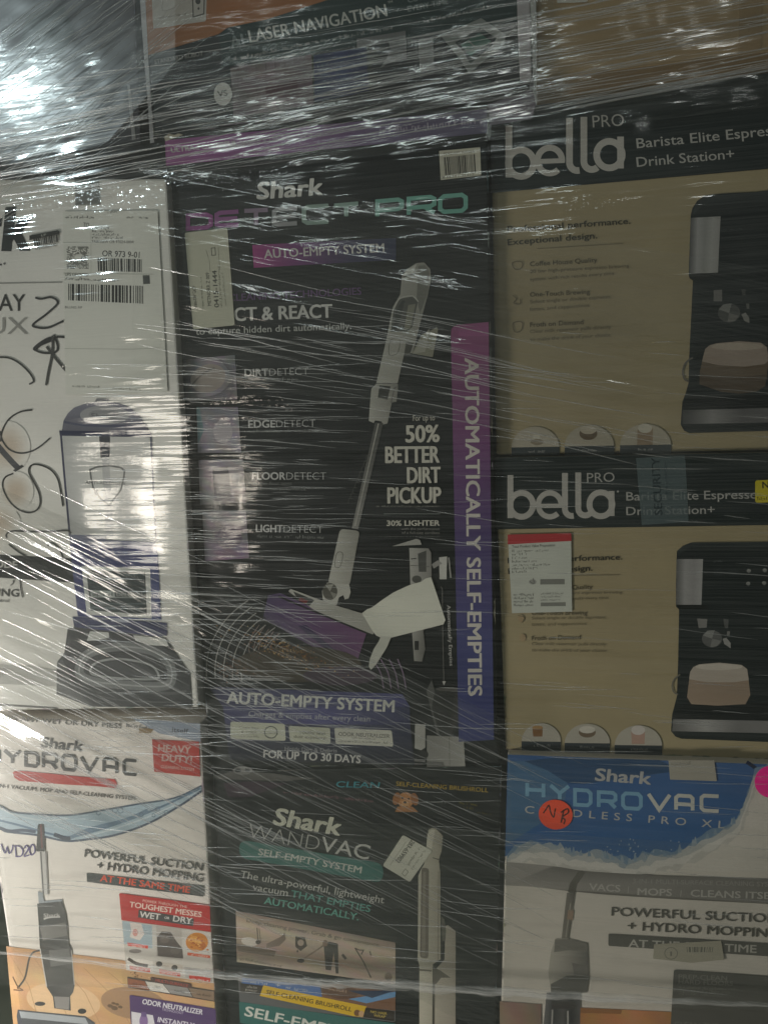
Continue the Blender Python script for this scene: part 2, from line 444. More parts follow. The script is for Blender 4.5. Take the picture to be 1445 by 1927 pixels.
a.poly([(706, 795), (721, 796), (674, 996), (662, 994)], body((140, 138, 132), (74, 74, 70), 670, 712)); a.stroke([(712, 797), (668, 990)], 2, (176, 174, 164))
for k in range(9):
    a.stroke([(697-k*4.1, 858+k*10), (690-k*4.1, 858+k*10), (688-k*4.1, 868+k*10)], 1.6, (74, 74, 70))
a.rrect([(640, 995), (677, 999), (658, 1102), (617, 1098)], 8, body(LG, MG, 628, 672)); a.stroke([(634, 1041), (645, 1042), (640, 1066), (630, 1065)], 1.5, (110, 108, 100), closed=True, sm=5)
a.stroke([(648, 1055), (668, 1057)], 1, (110, 108, 100))
a.poly([(616, 1096), (657, 1100), (660, 1114), (656, 1126), (649, 1128), (646, 1120), (638, 1124), (634, 1138), (622, 1140), (608, 1130), (606, 1112)], LG)
a.ell(621, 1113, 14, 16, (92, 90, 82)); a.poly([(621, 1113), (612, 1101), (628, 1099)], (160, 158, 148)); a.poly([(621, 1113), (634, 1118), (628, 1127)], (140, 138, 128)); a.stroke([(610, 1136), (606, 1148), (634, 1146), (640, 1132)], 5, (34, 34, 32))
a.done()
a = Art(B, 'vacuum_head_picture')
a.poly([(505, 1120), (528, 1116), (690, 1190), (668, 1258), (650, 1252), (520, 1178), (496, 1160)], lambda x, y: (90+(x-500)*.12, 76, 112))
a.poly([(560, 1178), (576, 1176), (660, 1250), (648, 1250)], (66, 54, 88)); a.stroke([(496, 1164), (560, 1196), (662, 1256)], 3, (128, 118, 140), sm=3)
a.text('Shark', (496, 1164), (528, 1182), 8, (96, 88, 108), 0.03)
a.poly([(547, 1108), (600, 1128), (640, 1142), (684, 1155), (709, 1178), (702, 1194), (640, 1171), (590, 1147), (543, 1113)], body((196, 194, 184), (168, 166, 156), 545, 700))
a.poly([(552, 1113), (592, 1129), (582, 1140), (560, 1128)], (58, 58, 56)); a.poly([(564, 1124), (580, 1130), (576, 1136), (562, 1130)], (120, 40, 40)); a.stroke([(524, 1122), (590, 1150), (704, 1197)], 3.5, (26, 26, 26), sm=3)
a.done()
a = Art(B, 'debris_picture')
for k in range(9):
    r = 62+k*12.5
    a.stroke([(600+r*1.45*math.cos(math.radians(t))*.9, 1262+r*1.05*math.sin(math.radians(t))) for t in range(168+k, 232, 5)], 2.0, (168, 166, 160))
for k in range(5):
    a.stroke([(520-k*9+dx, 1262-k*4+dy) for dx, dy in ((4, -70), (-12, -44), (-14, -16), (2, 6))], 1.6, (150, 130, 124), sm=4)
for k in range(4):
    a.stroke([(700+k*16, 1240), (716+k*14, 1266), (722+k*14, 1296)][::-1], 2.2, (136, 116, 138), sm=4)
a.ell(560, 1250, 120, 34, (74, 66, 54)); a.ell(640, 1272, 70, 18, (76, 62, 76))
a.box['n'] += 1; a.hold = True
for k in range(420):
    t = rnd.gauss(0, .32); u = rnd.gauss(0, .45); x = 552+t*150; y = 1226+t*46+u*26; r = rnd.uniform(.7, 2.1)
    if y < 1186+(x-500)*0.45: continue
    c = rnd.choice(((150, 96, 42), (190, 146, 80), (110, 66, 30), (210, 176, 120), (84, 54, 34), (126, 92, 60)))
    a._add([(x-r, y), (x, y-r*.8), (x+r, y+.2), (x, y+r*.7)], [(0, 1, 2, 3)], [rgb(c)]*4, k*0.08)
for k in range(160):
    x = rnd.gauss(430, 26); y = rnd.gauss(1262, 14); r = rnd.uniform(.7, 1.9); c = rnd.choice(((130, 90, 60), (104, 72, 52), (90, 74, 70)))
    a._add([(x-r, y), (x, y-r), (x+r, y), (x, y+r)], [(0, 1, 2, 3)], [rgb(c)]*4, k*0.08)
a.hold = False
a.done()
a = Art(B, 'docked_vacuum_picture')
a.poly([(737, 1028), (783, 1014), (790, 1016), (793, 1025), (772, 1026)], (170, 168, 160)); a.poly([(770, 1031), (806, 1032), (811, 1040), (812, 1090), (796, 1100), (772, 1099)], body((176, 174, 166), (132, 130, 124), 770, 810))
a.poly([(786, 1042), (802, 1036), (802, 1076), (788, 1076)], (78, 78, 74)); a.stroke([(772, 1064), (808, 1066)], 1.2, (90, 90, 84)); a.stroke([(773, 1052), (783, 1051)], 2, (50, 50, 48)); a.ell(784, 1090, 9, 7, (80, 80, 74))
a.poly([(826, 1049), (841, 1047), (840, 1090), (827, 1090)], (196, 194, 186)); a.stroke([(844, 1049), (848, 1087)], 3, (150, 148, 142)); a.poly([(812, 1062), (824, 1054), (832, 1060), (816, 1070)], (150, 148, 142))
a.poly([(775, 1187), (796, 1184), (800, 1221), (794, 1245), (779, 1244)], body((164, 162, 154), (112, 110, 104), 774, 800)); a.poly([(780, 1206), (788, 1206), (788, 1223), (780, 1223)], (40, 40, 38))
a.poly([(802, 1300), (812, 1280), (818, 1300), (826, 1352), (836, 1384), (822, 1384)], (96, 96, 92)); a.poly([(819, 1298), (872, 1296), (872, 1355), (850, 1386), (828, 1386), (812, 1330)], (50, 50, 48)); a.ell(846, 1297, 27, 4, (92, 90, 86)); a.poly([(856, 1304), (868, 1304), (866, 1352), (846, 1384)], (66, 64, 60))
a.poly([(803, 1384), (872, 1387), (875, 1441), (884, 1446), (842, 1447), (803, 1432)], body((140, 138, 132), (166, 164, 156), 800, 876)); a.stroke([(845, 1388), (846, 1440)], 1.2, (104, 102, 98))
a.poly([(781, 1362), (800, 1363), (800, 1407), (792, 1412), (780, 1408)], (174, 172, 164)); a.poly([(803, 1432), (834, 1434), (838, 1446), (803, 1448)], (108, 106, 102)); a.stroke([(730, 1422), (770, 1430), (800, 1432)], 4, (110, 108, 104), sm=3); a.ell(797, 1420, 9, 8, (46, 46, 44))
a.stroke([(829, 1104), (832, 1108), (833, 1200), (835, 1284)], 1.2, (120, 118, 112)); a.poly([(832, 1282), (839, 1282), (835, 1290)], (190, 188, 180))
a.text('Automatically Empties', (841, 1139), (846, 1253), 7, (186, 184, 178), 0.012)
a.done()
a = Art(B, 'claim_lettering')
c = (206, 202, 188)
a.text('For up to', (777, 792), (818, 791), 11, c); a.text('50%', (764, 832), (826, 831), 33, c, 0.03)
a.text('BETTER', (726, 871), (826, 870), 32, c, 0.03); a.text('DIRT', (767, 909), (828, 908), 31, c, 0.03); a.text('PICKUP', (730, 947), (829, 946), 31, c, 0.03)
a.small_print((708, 954), (827, 954), 3.5, (130, 128, 120)); a.stroke([(722, 967), (828, 967)], 1.2, (130, 136, 132))
a.text('30% LIGHTER', (728, 989.5), (827, 989), 10.5, c, 0.03)
a.text('with the performance', (755, 997.5), (827, 997.5), 5, (140, 138, 132)); a.text('of a full-size cordless', (756, 1004.5), (827, 1005), 5, (140, 138, 132)); a.small_print((724, 1011), (827, 1011), 3.2, (100, 100, 96))
a.done()
a = Art(B, 'torn_label', PAPER)
a.poly([(681, 1154), (690, 1147), (700, 1143), (712, 1134), (722, 1127), (740, 1115), (757, 1107), (775, 1099), (792, 1095), (800, 1089), (811, 1086), (838, 1167), (834, 1175), (795, 1185), (736, 1200), (722, 1202), (708, 1196), (700, 1186)], (214, 213, 198))
a.poly([(717, 1196), (736, 1199), (728, 1218), (718, 1234), (708, 1250), (698, 1261), (694, 1254), (696, 1240), (703, 1222), (713, 1206)], (198, 197, 184))
a.done(label='torn white paper scrap')
a = Art(B, 'side_panel')
q = [(848, 612), (919, 606), (931, 1392), (863, 1396)]
pts = []
a.grad([(862, 611), (919, 606), (919.5, 632), (862.5, 632)], [(147, 76, 124), (160, 86, 138)], n=2, axis='v')
a.poly([(848.3, 632), (849, 620), (854, 613.5), (862, 611), (862.5, 632)], (147, 76, 124))
a.grad([(848.3, 632), (919.3, 632), (929, 1392), (863, 1396)], [(146, 76, 124), (120, 72, 118), (84, 70, 114), (70, 72, 122), (68, 74, 126)], n=20, axis='v')
sp = a.done()
a = Art(B, 'lettering'); a.text('AUTOMATICALLY SELF-EMPTIES', (874.5, 674), (881, 1309), 27, (206, 200, 190), 0.03); a.done(sp)
a = Art(B, 'feature_panel')
a.grad([(392, 1292), (757, 1306), (771, 1330), (420, 1330)], [(62, 62, 92), (78, 78, 126)], n=4)
a.grad([(420, 1330), (771, 1330), (772, 1364), (424, 1362)], [(70, 70, 108), (84, 82, 134), (60, 62, 92)], n=6)
a.grad([(424, 1362), (772, 1364), (780, 1440), (432, 1430)], [(58, 60, 88), (40, 42, 52)], n=4, axis='v')
fp = a.done()
a = Art(B, 'lettering')
a.text('AUTO-EMPTY SYSTEM', (427, 1323), (741, 1340), 23, (210, 210, 200), 0.03)
a.text('Charges & empties after every clean', (468, 1348), (696, 1358), 11, (178, 178, 180), 0.006)
a.text('Holds Dirt & Debris', (536, 1412.5), (634, 1416), 7.5, (160, 160, 160), 0.01); a.text('FOR UP TO 30 DAYS', (496, 1425.5), (678, 1436), 15, (206, 204, 198), 0.03)
a.done(fp)
a = Art(B, 'feature_badge')
a.rrect([(434, 1358), (536, 1362), (538, 1394), (434, 1390)], 4, (200, 200, 180)); a.text('Captures', (450, 1371), (487, 1372), 5, (110, 110, 100)); a.text('& Traps', (454, 1379), (483, 1380), 5, (110, 110, 100)); a.small_print((450, 1387), (490, 1388), 4, (130, 130, 120))
a.stroke([(497+13+12*math.cos(t/3), 1378+11*math.sin(t/3)) for t in range(20)], 2, (70, 74, 70)); a.text('ALLERGEN', (497, 1381), (523, 1382), 4, (90, 90, 84)); a.done(fp)
a = Art(B, 'feature_badge')
a.rrect([(543, 1366), (621, 1370), (622, 1400), (546, 1395)], 4, (200, 200, 180)); a.text('1000x less', (565, 1381), (613, 1383), 6, (96, 96, 88), 0.01); a.text('dust exposure', (553, 1388.5), (613, 1391.5), 6, (90, 90, 82), 0.01); a.done(fp)
a = Art(B, 'feature_badge')
a.rrect([(629, 1370), (737, 1374.5), (740, 1405), (632, 1400)], 4, (200, 198, 184)); a.text('ODOR NEUTRALIZER', (637, 1384.5), (733, 1389), 7.5, (92, 92, 86), 0.02); a.small_print((662, 1390), (708, 1392), 3.6, (130, 128, 120)); a.small_print((640, 1396), (731, 1399.5), 3.6, (90, 90, 84)); a.done(fp)
a = Art(B, 'barcode_sticker', PAPER)
a.poly([(826, 284), (903, 277), (905, 330), (829, 339)], (192, 188, 170)); a.text('TDKZ-ART TUD6B-B', (834, 292), (893, 287), 5, (90, 88, 80)); a.bars([(834, 296), (894, 290), (896, 324), (837, 330)], 70, (62, 60, 54)); a.text('8 22231 42312', (832, 336), (892, 330), 4.5, (100, 98, 90)); a.done(label='white barcode sticker at the top')
a = Art(B, 'price_label', PAPER)
a.rrect([(348, 438), (428, 429), (442, 612), (364, 620)], 4, (206, 204, 184))
pr = a.done(label='large pale paper label on its side')
a = Art(B, 'lettering', PAPER)
a.text('0415-1444', (412.5, 578), (408, 509), 9, (44, 44, 40), 0.02); a.text('METNORR Z 009', (398, 575), (394, 513), 7, (66, 66, 60), 0.015)
a.small_print((372, 580), (368, 540), 6, (90, 90, 80)); a.small_print((384, 580), (380, 522), 4, (110, 110, 100)); a.small_print((419, 578), (413, 500), 4.5, (110, 110, 100)); a.text('NON 220YD JT', (372, 580), (367, 540), 6, (100, 100, 90)); a.small_print((427, 575), (420, 510), 4, (140, 140, 128))
a.stroke([(398, 467), (405, 466), (406, 480), (399, 480.5)], 1.6, (110, 110, 100), closed=True); a.stroke([(393, 486), (388, 470)], 1, (130, 130, 118)); a.stroke([(411, 466), (414, 508)], .9, (130, 130, 118)); a.stroke([(394, 488), (396, 512)], .9, (130, 130, 118))
a.done(pr)
a = Art(B, 'lifted_flap')
a.poly([(918, 196), (1002, 168), (1008, 196), (1000, 224), (921, 236)], (104, 98, 108)); a.done()

# ---- white box of the upright vacuum
B = make_box('vacuum_box', 'white upright vacuum box with a shipping label and black marker scrawls', 'box',
             [(-70, 338), (313, 336), (374, 1331), (-70, 1338)], -0.002, WHITE)
a = Art(B, 'logo')
a.poly([(11, 390), (31, 389), (27, 430), (36, 411), (62, 408.5), (41, 438), (58, 472), (38, 472), (27, 450), (23, 456), (22, 472.5), (3, 472.5)], (34, 36, 36))
a.poly([(-20, 412), (5, 410), (3, 426), (-20, 428)], (34, 36, 36)); a.done()
a = Art(B, 'model_lettering')
a.text('LIFT-AWAY', (-150, 585), (48, 585), 33, (50, 50, 48), 0.006); a.text('DELUX', (-120, 628.5), (54, 628.5), 33, (160, 158, 152), 0.0)
a.stroke([(-60, 534), (118, 531)], 2, (150, 150, 145)); a.stroke([(0, 498), (4, 498)], 3, (60, 60, 60)); a.ell(9, 496, 2, 2, (110, 110, 108))
a.done()
a = Art(B, 'mode_banner')
a.poly([(-70, 1043), (0, 1044), (137, 1051), (140, 1097), (0, 1087), (-70, 1083)], (30, 32, 32)); mb = a.done()
a = Art(B, 'lettering'); a.text('MODE', (-24, 1067), (33, 1069.5), 14, (206, 204, 198), 0.03); a.done(mb)
a = Art(B, 'small_lettering')
a.text('STEERING', (-66, 1119), (36, 1123), 14.5, (60, 60, 58), 0.02); a.text('control', (-16, 1132), (18, 1133.5), 6.5, (70, 70, 68), 0.01)
a.poly([(-70, 1250), (60, 1252), (108, 1262), (110, 1292), (-70, 1284)], (186, 184, 178)); a.text('MIL', (1, 1263), (19, 1264), 7, (120, 118, 112)); a.text('ER', (0, 1273), (9, 1273), 7, (120, 118, 112)); a.stroke([(-70, 1322), (60, 1330), (110, 1333)], 3, (80, 80, 76))
a.done()
a = Art(B, 'foot_picture')
for (x, y, rx, ry, r) in ((14, 842, 44, 50, 0), (30, 925, 34, 38, 10), (-10, 985, 50, 40, 0)):
    a.blob(x, y, rx, ry, (208, 192, 174), WHITE, rot=r)
a.stroke([(-14, 826), (6, 850), (24, 870), (36, 882)], 11, (84, 84, 88)); a.poly([(25, 885), (42, 874), (46, 878), (30, 888)], (70, 70, 72)); a.done()
# upright vacuum picture
a = Art(B, 'vacuum_picture')
NAVY = (62, 68, 118)
a.poly([(117, 812), (120, 792), (128, 778), (140, 767), (160, 760), (180, 757), (222, 758), (242, 765), (262, 780), (272, 796), (283, 812)], lambda x, y: (104+(812-y)*.5, 104+(812-y)*.5, 118+(812-y)*.5))
a.poly([(178, 757), (182, 750), (204, 750), (208, 757)], (138, 138, 142)); a.ell(197, 781, 46, 18, (166, 166, 168)); a.ell(197, 781, 30, 11, (150, 150, 152)); a.text('Shark', (172, 786), (216, 788), 9, (108, 108, 112), 0.03); a.stroke([(120, 794), (160, 800), (230, 802), (278, 800)], 4, (84, 86, 110), sm=3)
a.poly([(112, 810), (286, 813), (286, 823), (113, 820)], (46, 50, 80))
a.grad([(117, 820), (282, 823), (292, 1018), (131, 1006)], [(196, 196, 194), (226, 225, 220), (214, 212, 208), (228, 226, 222)], n=10)
a.stroke([(115, 815), (124, 920), (132, 1008)], 4, (56, 58, 86)); a.stroke([(284, 818), (294, 1020)], 3, (120, 122, 140)); a.poly([(187, 821), (208, 821), (207, 860), (190, 862)], (64, 66, 76)); a.stroke([(199, 862), (207, 1010)], 14, (196, 195, 194))
a.poly([(131, 1006), (200, 1008), (200, 1016), (292, 1020), (297, 1030), (133, 1026)], (128, 132, 156))
a.poly([(132, 1024), (297, 1030), (304, 1168), (147, 1160)], body((58, 62, 120), (68, 76, 128), 132, 304))
a.poly([(154, 1065), (283, 1070), (286, 1164), (164, 1157)], (214, 214, 208)); a.poly([(163, 1073), (274, 1077), (277, 1156), (171, 1149)], (46, 58, 60))
for k in range(7):
    a.stroke([(166+k*1.2, 1078+k*11), (220, 1080+k*11+rnd.uniform(-2, 2)), (273, 1081+k*11)], 3, rnd.choice(((70, 86, 88), (34, 42, 44), (90, 104, 104))), sm=4)
a.poly([(170, 1111), (268, 1113), (268, 1126), (172, 1124)], (176, 182, 178)); a.small_print((175, 1121), (213, 1122), 7, (60, 66, 66)); a.poly([(216, 1113), (267, 1114), (267, 1124.5), (217, 1123.5)], (52, 56, 58)); a.text('DELUXE', (220, 1122), (264, 1123), 7, (190, 194, 190), 0.02)
a.poly([(137, 1160), (315, 1172), (315, 1196), (300, 1198), (140, 1180)], (50, 54, 96)); a.poly([(208, 1163), (240, 1165), (246, 1172), (210, 1170)], (180, 182, 196))
a.poly([(128, 1183), (142, 1180), (250, 1194), (312, 1200), (337, 1237), (358, 1268), (362, 1331), (171, 1330), (107, 1306), (108, 1246), (122, 1228)], (54, 56, 58))
a.poly([(164, 1206), (170, 1188), (205, 1190), (206, 1200), (186, 1205)], (212, 212, 206)); a.poly([(251, 1195), (312, 1202), (318, 1216), (280, 1214), (256, 1206)], (220, 220, 214))
a.poly([(108, 1248), (118, 1240), (140, 1290), (172, 1328), (107, 1306)], (84, 86, 86))
a.stroke([(150, 1256), (162, 1234), (192, 1221), (240, 1217), (290, 1226), (318, 1248), (324, 1276), (310, 1291), (250, 1290), (180, 1283), (154, 1272)], 17, (126, 128, 128), closed=True, sm=5)
a.stroke([(150, 1256), (162, 1234), (192, 1221), (240, 1217), (290, 1226), (318, 1248), (324, 1276), (310, 1291), (250, 1290), (180, 1283), (154, 1272)], 3, (172, 174, 172), closed=True, sm=5)
a.stroke([(171, 1260), (184, 1246), (226, 1240), (280, 1250), (298, 1268), (290, 1278), (220, 1276), (178, 1270)], 4, (166, 168, 166), closed=True, sm=5)
a.poly([(176, 1260), (190, 1249), (226, 1244), (276, 1253), (292, 1268), (286, 1274), (220, 1272), (180, 1267)], (70, 72, 74))
a.stroke([(170, 1181), (230, 1187), (300, 1196)], 3, (88, 92, 130)); a.stroke([(250, 1300), (320, 1305), (352, 1300)], 5, (92, 94, 94), sm=3); a.stroke([(150, 1300), (230, 1318), (340, 1322)], 3, (90, 92, 92), sm=3)
a.done()
a = Art(B, 'allergen_emblem')
a.stroke([(170, 884), (182, 879), (206, 876), (228, 880), (235, 886), (233, 902), (228, 922), (206, 951), (188, 936), (176, 918), (172, 900)], 3.4, (118, 120, 118), closed=True)
a.text('ANTI-ALLERGEN', (161, 911), (236, 913), 6.5, (110, 110, 108), 0.01); a.poly([(178, 922), (184, 922), (184, 932), (186, 934), (178, 930)], (120, 120, 118)); a.done()
a = Art(B, 'tape_patch', TAPE)
a.poly([(141, 338), (186, 335.5), (190, 385), (142, 387)], (70, 80, 78)); a.done()
a = Art(B, 'shipping_label', PAPER)
a.rrect([(119, 398), (297, 396), (316, 738), (124, 743)], 3, (229, 228, 219)); sl = a.done(label='white shipping label with several barcodes')
a = Art(B, 'lettering', PAPER)
a.text('OR 973 9-01', (193, 482), (263, 485), 11.5, (40, 40, 38), 0.015); a.text('FAIRVIEW OR 97024-0004', (174, 457), (252, 458), 5.5, (80, 80, 76), 0.012)
for k in range(4):
    a.small_print((174, 431+k*6), (205+k*9, 431.5+k*6), 5, (110, 110, 104))
a.small_print((123, 410), (178, 411), 5, (80, 80, 76)); a.small_print((238, 410), (279, 411), 4.5, (80, 80, 76)); a.small_print((202, 400), (219, 400), 5, (130, 130, 124)); a.text('TO', (157, 428), (168, 429), 10, (130, 130, 124), 0.02)
a.stroke([(119, 456), (172, 456)], 1, (170, 170, 160)); a.stroke([(172, 424), (172, 516)], .8, (190, 190, 180)); a.stroke([(120, 514), (290, 516)], 1, (170, 170, 160)); a.stroke([(122, 656), (250, 657), (300, 655)], 1, (180, 180, 170))
a.text('UPS GROUND', (123, 519), (167, 520), 6.5, (96, 96, 90), 0.012); a.small_print((123, 526), (222, 530), 5, (96, 96, 90)); a.text('BILLING: P/P', (123, 580), (155, 581), 4.5, (80, 80, 76)); a.poly([(269, 518), (282, 518), (283, 534), (270, 535)], (70, 72, 70)); a.small_print((137, 728), (188, 730), 4, (120, 120, 112)); a.small_print((212, 732), (266, 735), 4, (130, 130, 122))
a.done(sl)
a = Art(B, 'barcode', PAPER); a.bars([(129, 534), (270, 538), (270, 571.5), (129, 565)], 88, (46, 46, 44)); a.done(sl)
a = Art(B, 'barcode', PAPER); a.bars([(184, 485), (267, 488), (267, 512), (185, 510)], 60, (52, 52, 50)); a.done(sl)
a = Art(B, 'dot_code', PAPER)
a.box['n'] += 1; a.hold = True
for i in range(20):
    for j in range(20):
        if rnd.random() < .6 and (i-9.5)**2+(j-9.5)**2 > 9:
            x = 126+i*2.05+(j % 2); y = 464+j*2.1; a._add([(x, y), (x+1.7, y), (x+1.7, y+1.7), (x, y+1.7)], [(0, 1, 2, 3)], [rgb((96, 96, 90))]*4, 0)
a.hold = False
a.done(sl)
a = Art(B, 'barcode_sticker', PAPER)
a.poly([(56, 443), (110, 433), (113, 437), (113, 440), (70, 449), (56, 452)], (48, 48, 46)); a.text('LP', (79, 445), (88, 443), 4, (190, 190, 180), 0.02); a.bars([(63, 450), (109, 441), (110, 455), (66, 464)], 40, (60, 60, 56)); a.text('LPJVC305940', (68, 470), (107, 463), 6, (90, 90, 84)); a.done()
a = Art(B, 'marker_scrawl')
K = (48, 48, 48)
cp = lambda pts: [(x/3.853, 330+y/3.853) for x, y in pts]
dp = lambda pts: [(x/3.5025, 800+y/3.5025) for x, y in pts]
a.stroke(cp([(258, 886), (300, 895), (375, 884), (420, 925), (340, 1005), (245, 1078), (262, 1100), (350, 1104), (462, 1056)]), 4, K, sm=6)
a.stroke(cp([(478, 1172), (400, 1172), (330, 1192), (252, 1250), (270, 1272), (330, 1288), (405, 1280), (420, 1235), (392, 1155)]), 4, K, sm=6)
a.stroke(cp([(258, 1255), (300, 1225), (380, 1190), (396, 1170)]), 6, K, sm=5); a.stroke(cp([(385, 1160), (380, 1290), (352, 1430), (337, 1522)]), 4.5, (70, 70, 68), sm=5); a.stroke(cp([(340, 1240), (400, 1320), (487, 1424)]), 5, (70, 70, 68), sm=5)
a.stroke(cp([(-40, 1320), (60, 1322), (140, 1360), (215, 1430), (246, 1490), (215, 1515)]), 3.2, K, sm=6)
a.stroke(cp([(237, 1700), (150, 1715), (70, 1765), (20, 1850), (6, 1930)]), 3, K, sm=6)
a.stroke(dp([(2, 40), (18, 100), (62, 158), (130, 184), (205, 174), (270, 138), (332, 85)]), 3, (70, 70, 70), sm=6)
a.stroke(dp([(417, 535), (402, 440), (380, 350), (330, 290), (250, 259), (203, 270), (193, 312), (225, 375), (260, 450), (266, 520), (238, 564), (180, 576), (110, 546), (52, 482), (20, 400), (36, 345), (90, 318)]), 3, K, sm=6)
a.stroke(dp([(48, 745), (46, 718), (90, 698), (200, 702), (340, 702), (440, 694), (472, 712)]), 3, K, sm=6); a.stroke(dp([(60, 785), (125, 836), (172, 862)]), 3, K, sm=4); a.stroke(dp([(320, 798), (330, 778), (362, 786), (402, 832), (418, 880)]), 3, K, sm=5)
a.stroke(dp([(72, 1056), (85, 1046), (95, 1024), (85, 1028)]), 1.6, K, sm=4); a.stroke(dp([(134, 1016), (140, 1080), (152, 1136)]), 2.2, K, sm=4)
a.done()

# ---- coffee machine boxes on the right
HDR = (36, 44, 44)
def coffee_box(label, quad, depth, hdr, up):
    B = make_box('coffee_machine_box', label, 'box', quad, depth, TAN)
    a = Art(B, 'header')
    a.poly(hdr, HDR); hd = a.done()
    a = Art(B, 'logo')
    C = (182, 178, 170)
    if up:
        f = lambda x, y: (x, y)
        sl = -0.084
        rings = ((980, 307, 24), (1034, 302, 23), (1146, 291, 24)); stems = [((957, 236), (957, 334)), ((1071, 222), (1071, 306)), ((1098, 220), (1098, 304)), ((1167, 257), (1167, 317))]
    else:
        sl = -0.01
        rings = ((981, 950, 21.5), (1034, 950, 21.5), (1130, 949, 21.5)); stems = [((960, 894), (960, 975)), ((1062.5, 890), (1062.5, 958)), ((1087.5, 889), (1087.5, 957)), ((1150, 924), (1150, 971))]
    w = 12.5 if up else 11
    for p, q in (stems[0], stems[3]):
        a.stroke([p, q], w, C)
    for i, (x, y, r) in enumerate(rings):
        if i == 1:
            a.stroke([(x+r*math.cos(math.radians(t)), y-(r+1)*math.sin(math.radians(t))) for t in range(-6, 322, 8)], w-1, C)
            a.stroke([(x-r, y+2), (x+r+w/2-1, y+2+sl*r)], w*.72, C)
        else:
            a.stroke([(x+r*math.cos(math.radians(t)), y-(r+1)*math.sin(math.radians(t))) for t in range(0, 360, 10)], w, C, closed=True)
    for k, (p, q) in enumerate(stems[1:3]):
        r = 15 if up else 13
        pts = [p, (q[0], q[1])] + [(q[0]+r-r*math.cos(math.radians(t)), q[1]+r*math.sin(math.radians(t))) for t in range(15, 120 if k == 0 else 140, 15)]
        a.stroke(pts, w, C)
    a.done(hd)
    a = Art(B, 'lettering')
    C2 = (172, 170, 164)
    if up:
        a.text('PRO', (1115, 240), (1174, 236.5), 24, C2, -0.004); a.text('Barista Elite Espresso', (1198, 279), (1482, 251.5), 19.5, C2, 0.008); a.text('Drink Station+', (1198, 314), (1381, 298), 19, C2, 0.008)
    else:
        a.text('PRO', (1104, 908), (1156, 906.5), 19, C2, -0.002); a.text('Barista Elite Espresso', (1178, 942), (1425, 938), 17, C2, 0.008); a.text('Drink Station+', (1178, 969.5), (1344, 966.5), 16.5, C2, 0.008); a.ell(1162, 925, 2, 2, C2)
    a.done(hd)
    return B, hd

TXT = {'Coffee House Quality': ('20 bar high-pressure espresso brewing', 'system with rich results every time'), 'One-Touch Brewing': ('Select single or double espresso,', 'lattes, and cappuccinos'), 'Froth on Demand': ('Clear milk reservoir pulls directly', 'to make the drink of your choice')}
DK = (66, 62, 48); MD = (112, 102, 78)
B, hd = coffee_box('beige coffee machine box with a dark header, upper of two, below the plain brown carton',
    [(923, 210), (1510, 128), (1510, 846), (933, 856)], 0.020, [(923, 210), (1510, 128), (1510, 312), (924, 363)], True)
a = Art(B, 'claim_lettering')
a.text('Professional performance.', (955, 437), (1185.5, 421), 12, DK, 0.015); a.text('Exceptional design.', (955, 461.5), (1123, 448.5), 12, DK, 0.015); a.stroke([(1010, 468), (1172, 458)], .9, MD)
for t, p, q, l in (('Coffee House Quality', (997, 501), (1123, 493), [((997, 514), (1183, 503)), ((997, 529), (1155, 517))]), ('One-Touch Brewing', (997, 558.5), (1109, 553), [((997, 571), (1150, 561)), ((997, 585), (1108, 577))]), ('Froth on Demand', (997, 615.5), (1097, 610), [((997, 627), (1149, 618)), ((997, 642), (1148, 633))])):
    a.text(t, p, q, 9, (92, 84, 62), 0.012)
    for (u, v), w in zip(l, TXT[t]): a.text(w, u, v, 6.5, MD, 0.004)
a.stroke([(964, 494), (982, 493), (980, 505), (968, 506)], 1.4, MD, closed=True, sm=3); a.stroke([(964, 556), (972, 562), (966, 570), (978, 572), (979, 562)], 1.4, MD, sm=3); a.stroke([(965, 608), (982, 606), (980, 622), (968, 624)], 1.4, MD, closed=True, sm=3)
a.done()
CUPX = (((962, 1052), 803, 842), ((1062, 1155), 800, 840), ((1166, 1262), 798, 838))
for k, ((x0, x1), yt, yb) in enumerate(CUPX):
    a = Art(B, 'drink_picture'); c = (x0+x1)/2
    a.ell(c, yb, (x1-x0)/2, yb-yt, (176, 168, 150), a0=180, a1=360)
    if k == 0: a.poly([(1002, 818), (1016, 817), (1014, 838), (1000, 838)], (196, 190, 172)); a.ell(1010, 832, 12, 6, (140, 128, 108))
    if k == 1: a.ell(c-2, 816, 17, 12, (104, 88, 68)); a.ell(c-2, 809, 15, 8, (186, 176, 156))
    if k == 2: a.poly([(1199, 808), (1228, 806), (1227, 838), (1198, 838)], (148, 128, 104)); a.ell(1213, 806, 13, 9, (196, 190, 174))
    a.poly([(x0, yb), (x1, yb-1.5), (x1, 856), (x0, 857)], (58, 64, 66)); a.small_print((c-14, yb+10), (c+16, yb+9), 5, (150, 150, 146)); a.done()
a = Art(B, 'espresso_machine_picture')
BK = (30, 37, 38)
a.poly([(1510, 351), (1420, 361), (1360, 364), (1326, 368), (1311, 378), (1302, 392), (1299, 404), (1295, 518), (1297, 524), (1303, 528), (1296, 672), (1295, 720), (1290, 738), (1283, 757), (1280, 799), (1286, 810), (1296, 815), (1510, 809)], BK)
a.poly([(1326, 369), (1420, 362), (1510, 352), (1510, 376), (1400, 382), (1320, 388), (1303, 404), (1307, 384)], (48, 54, 54))
a.grad([(1299, 410), (1355, 407), (1350, 515), (1296, 517)], [(92, 92, 92), (168, 166, 164), (150, 150, 146), (172, 170, 166), (160, 158, 154)], n=12)
a.poly([(1295, 515), (1352, 513), (1352, 520), (1303, 528), (1297, 524)], (20, 24, 24))
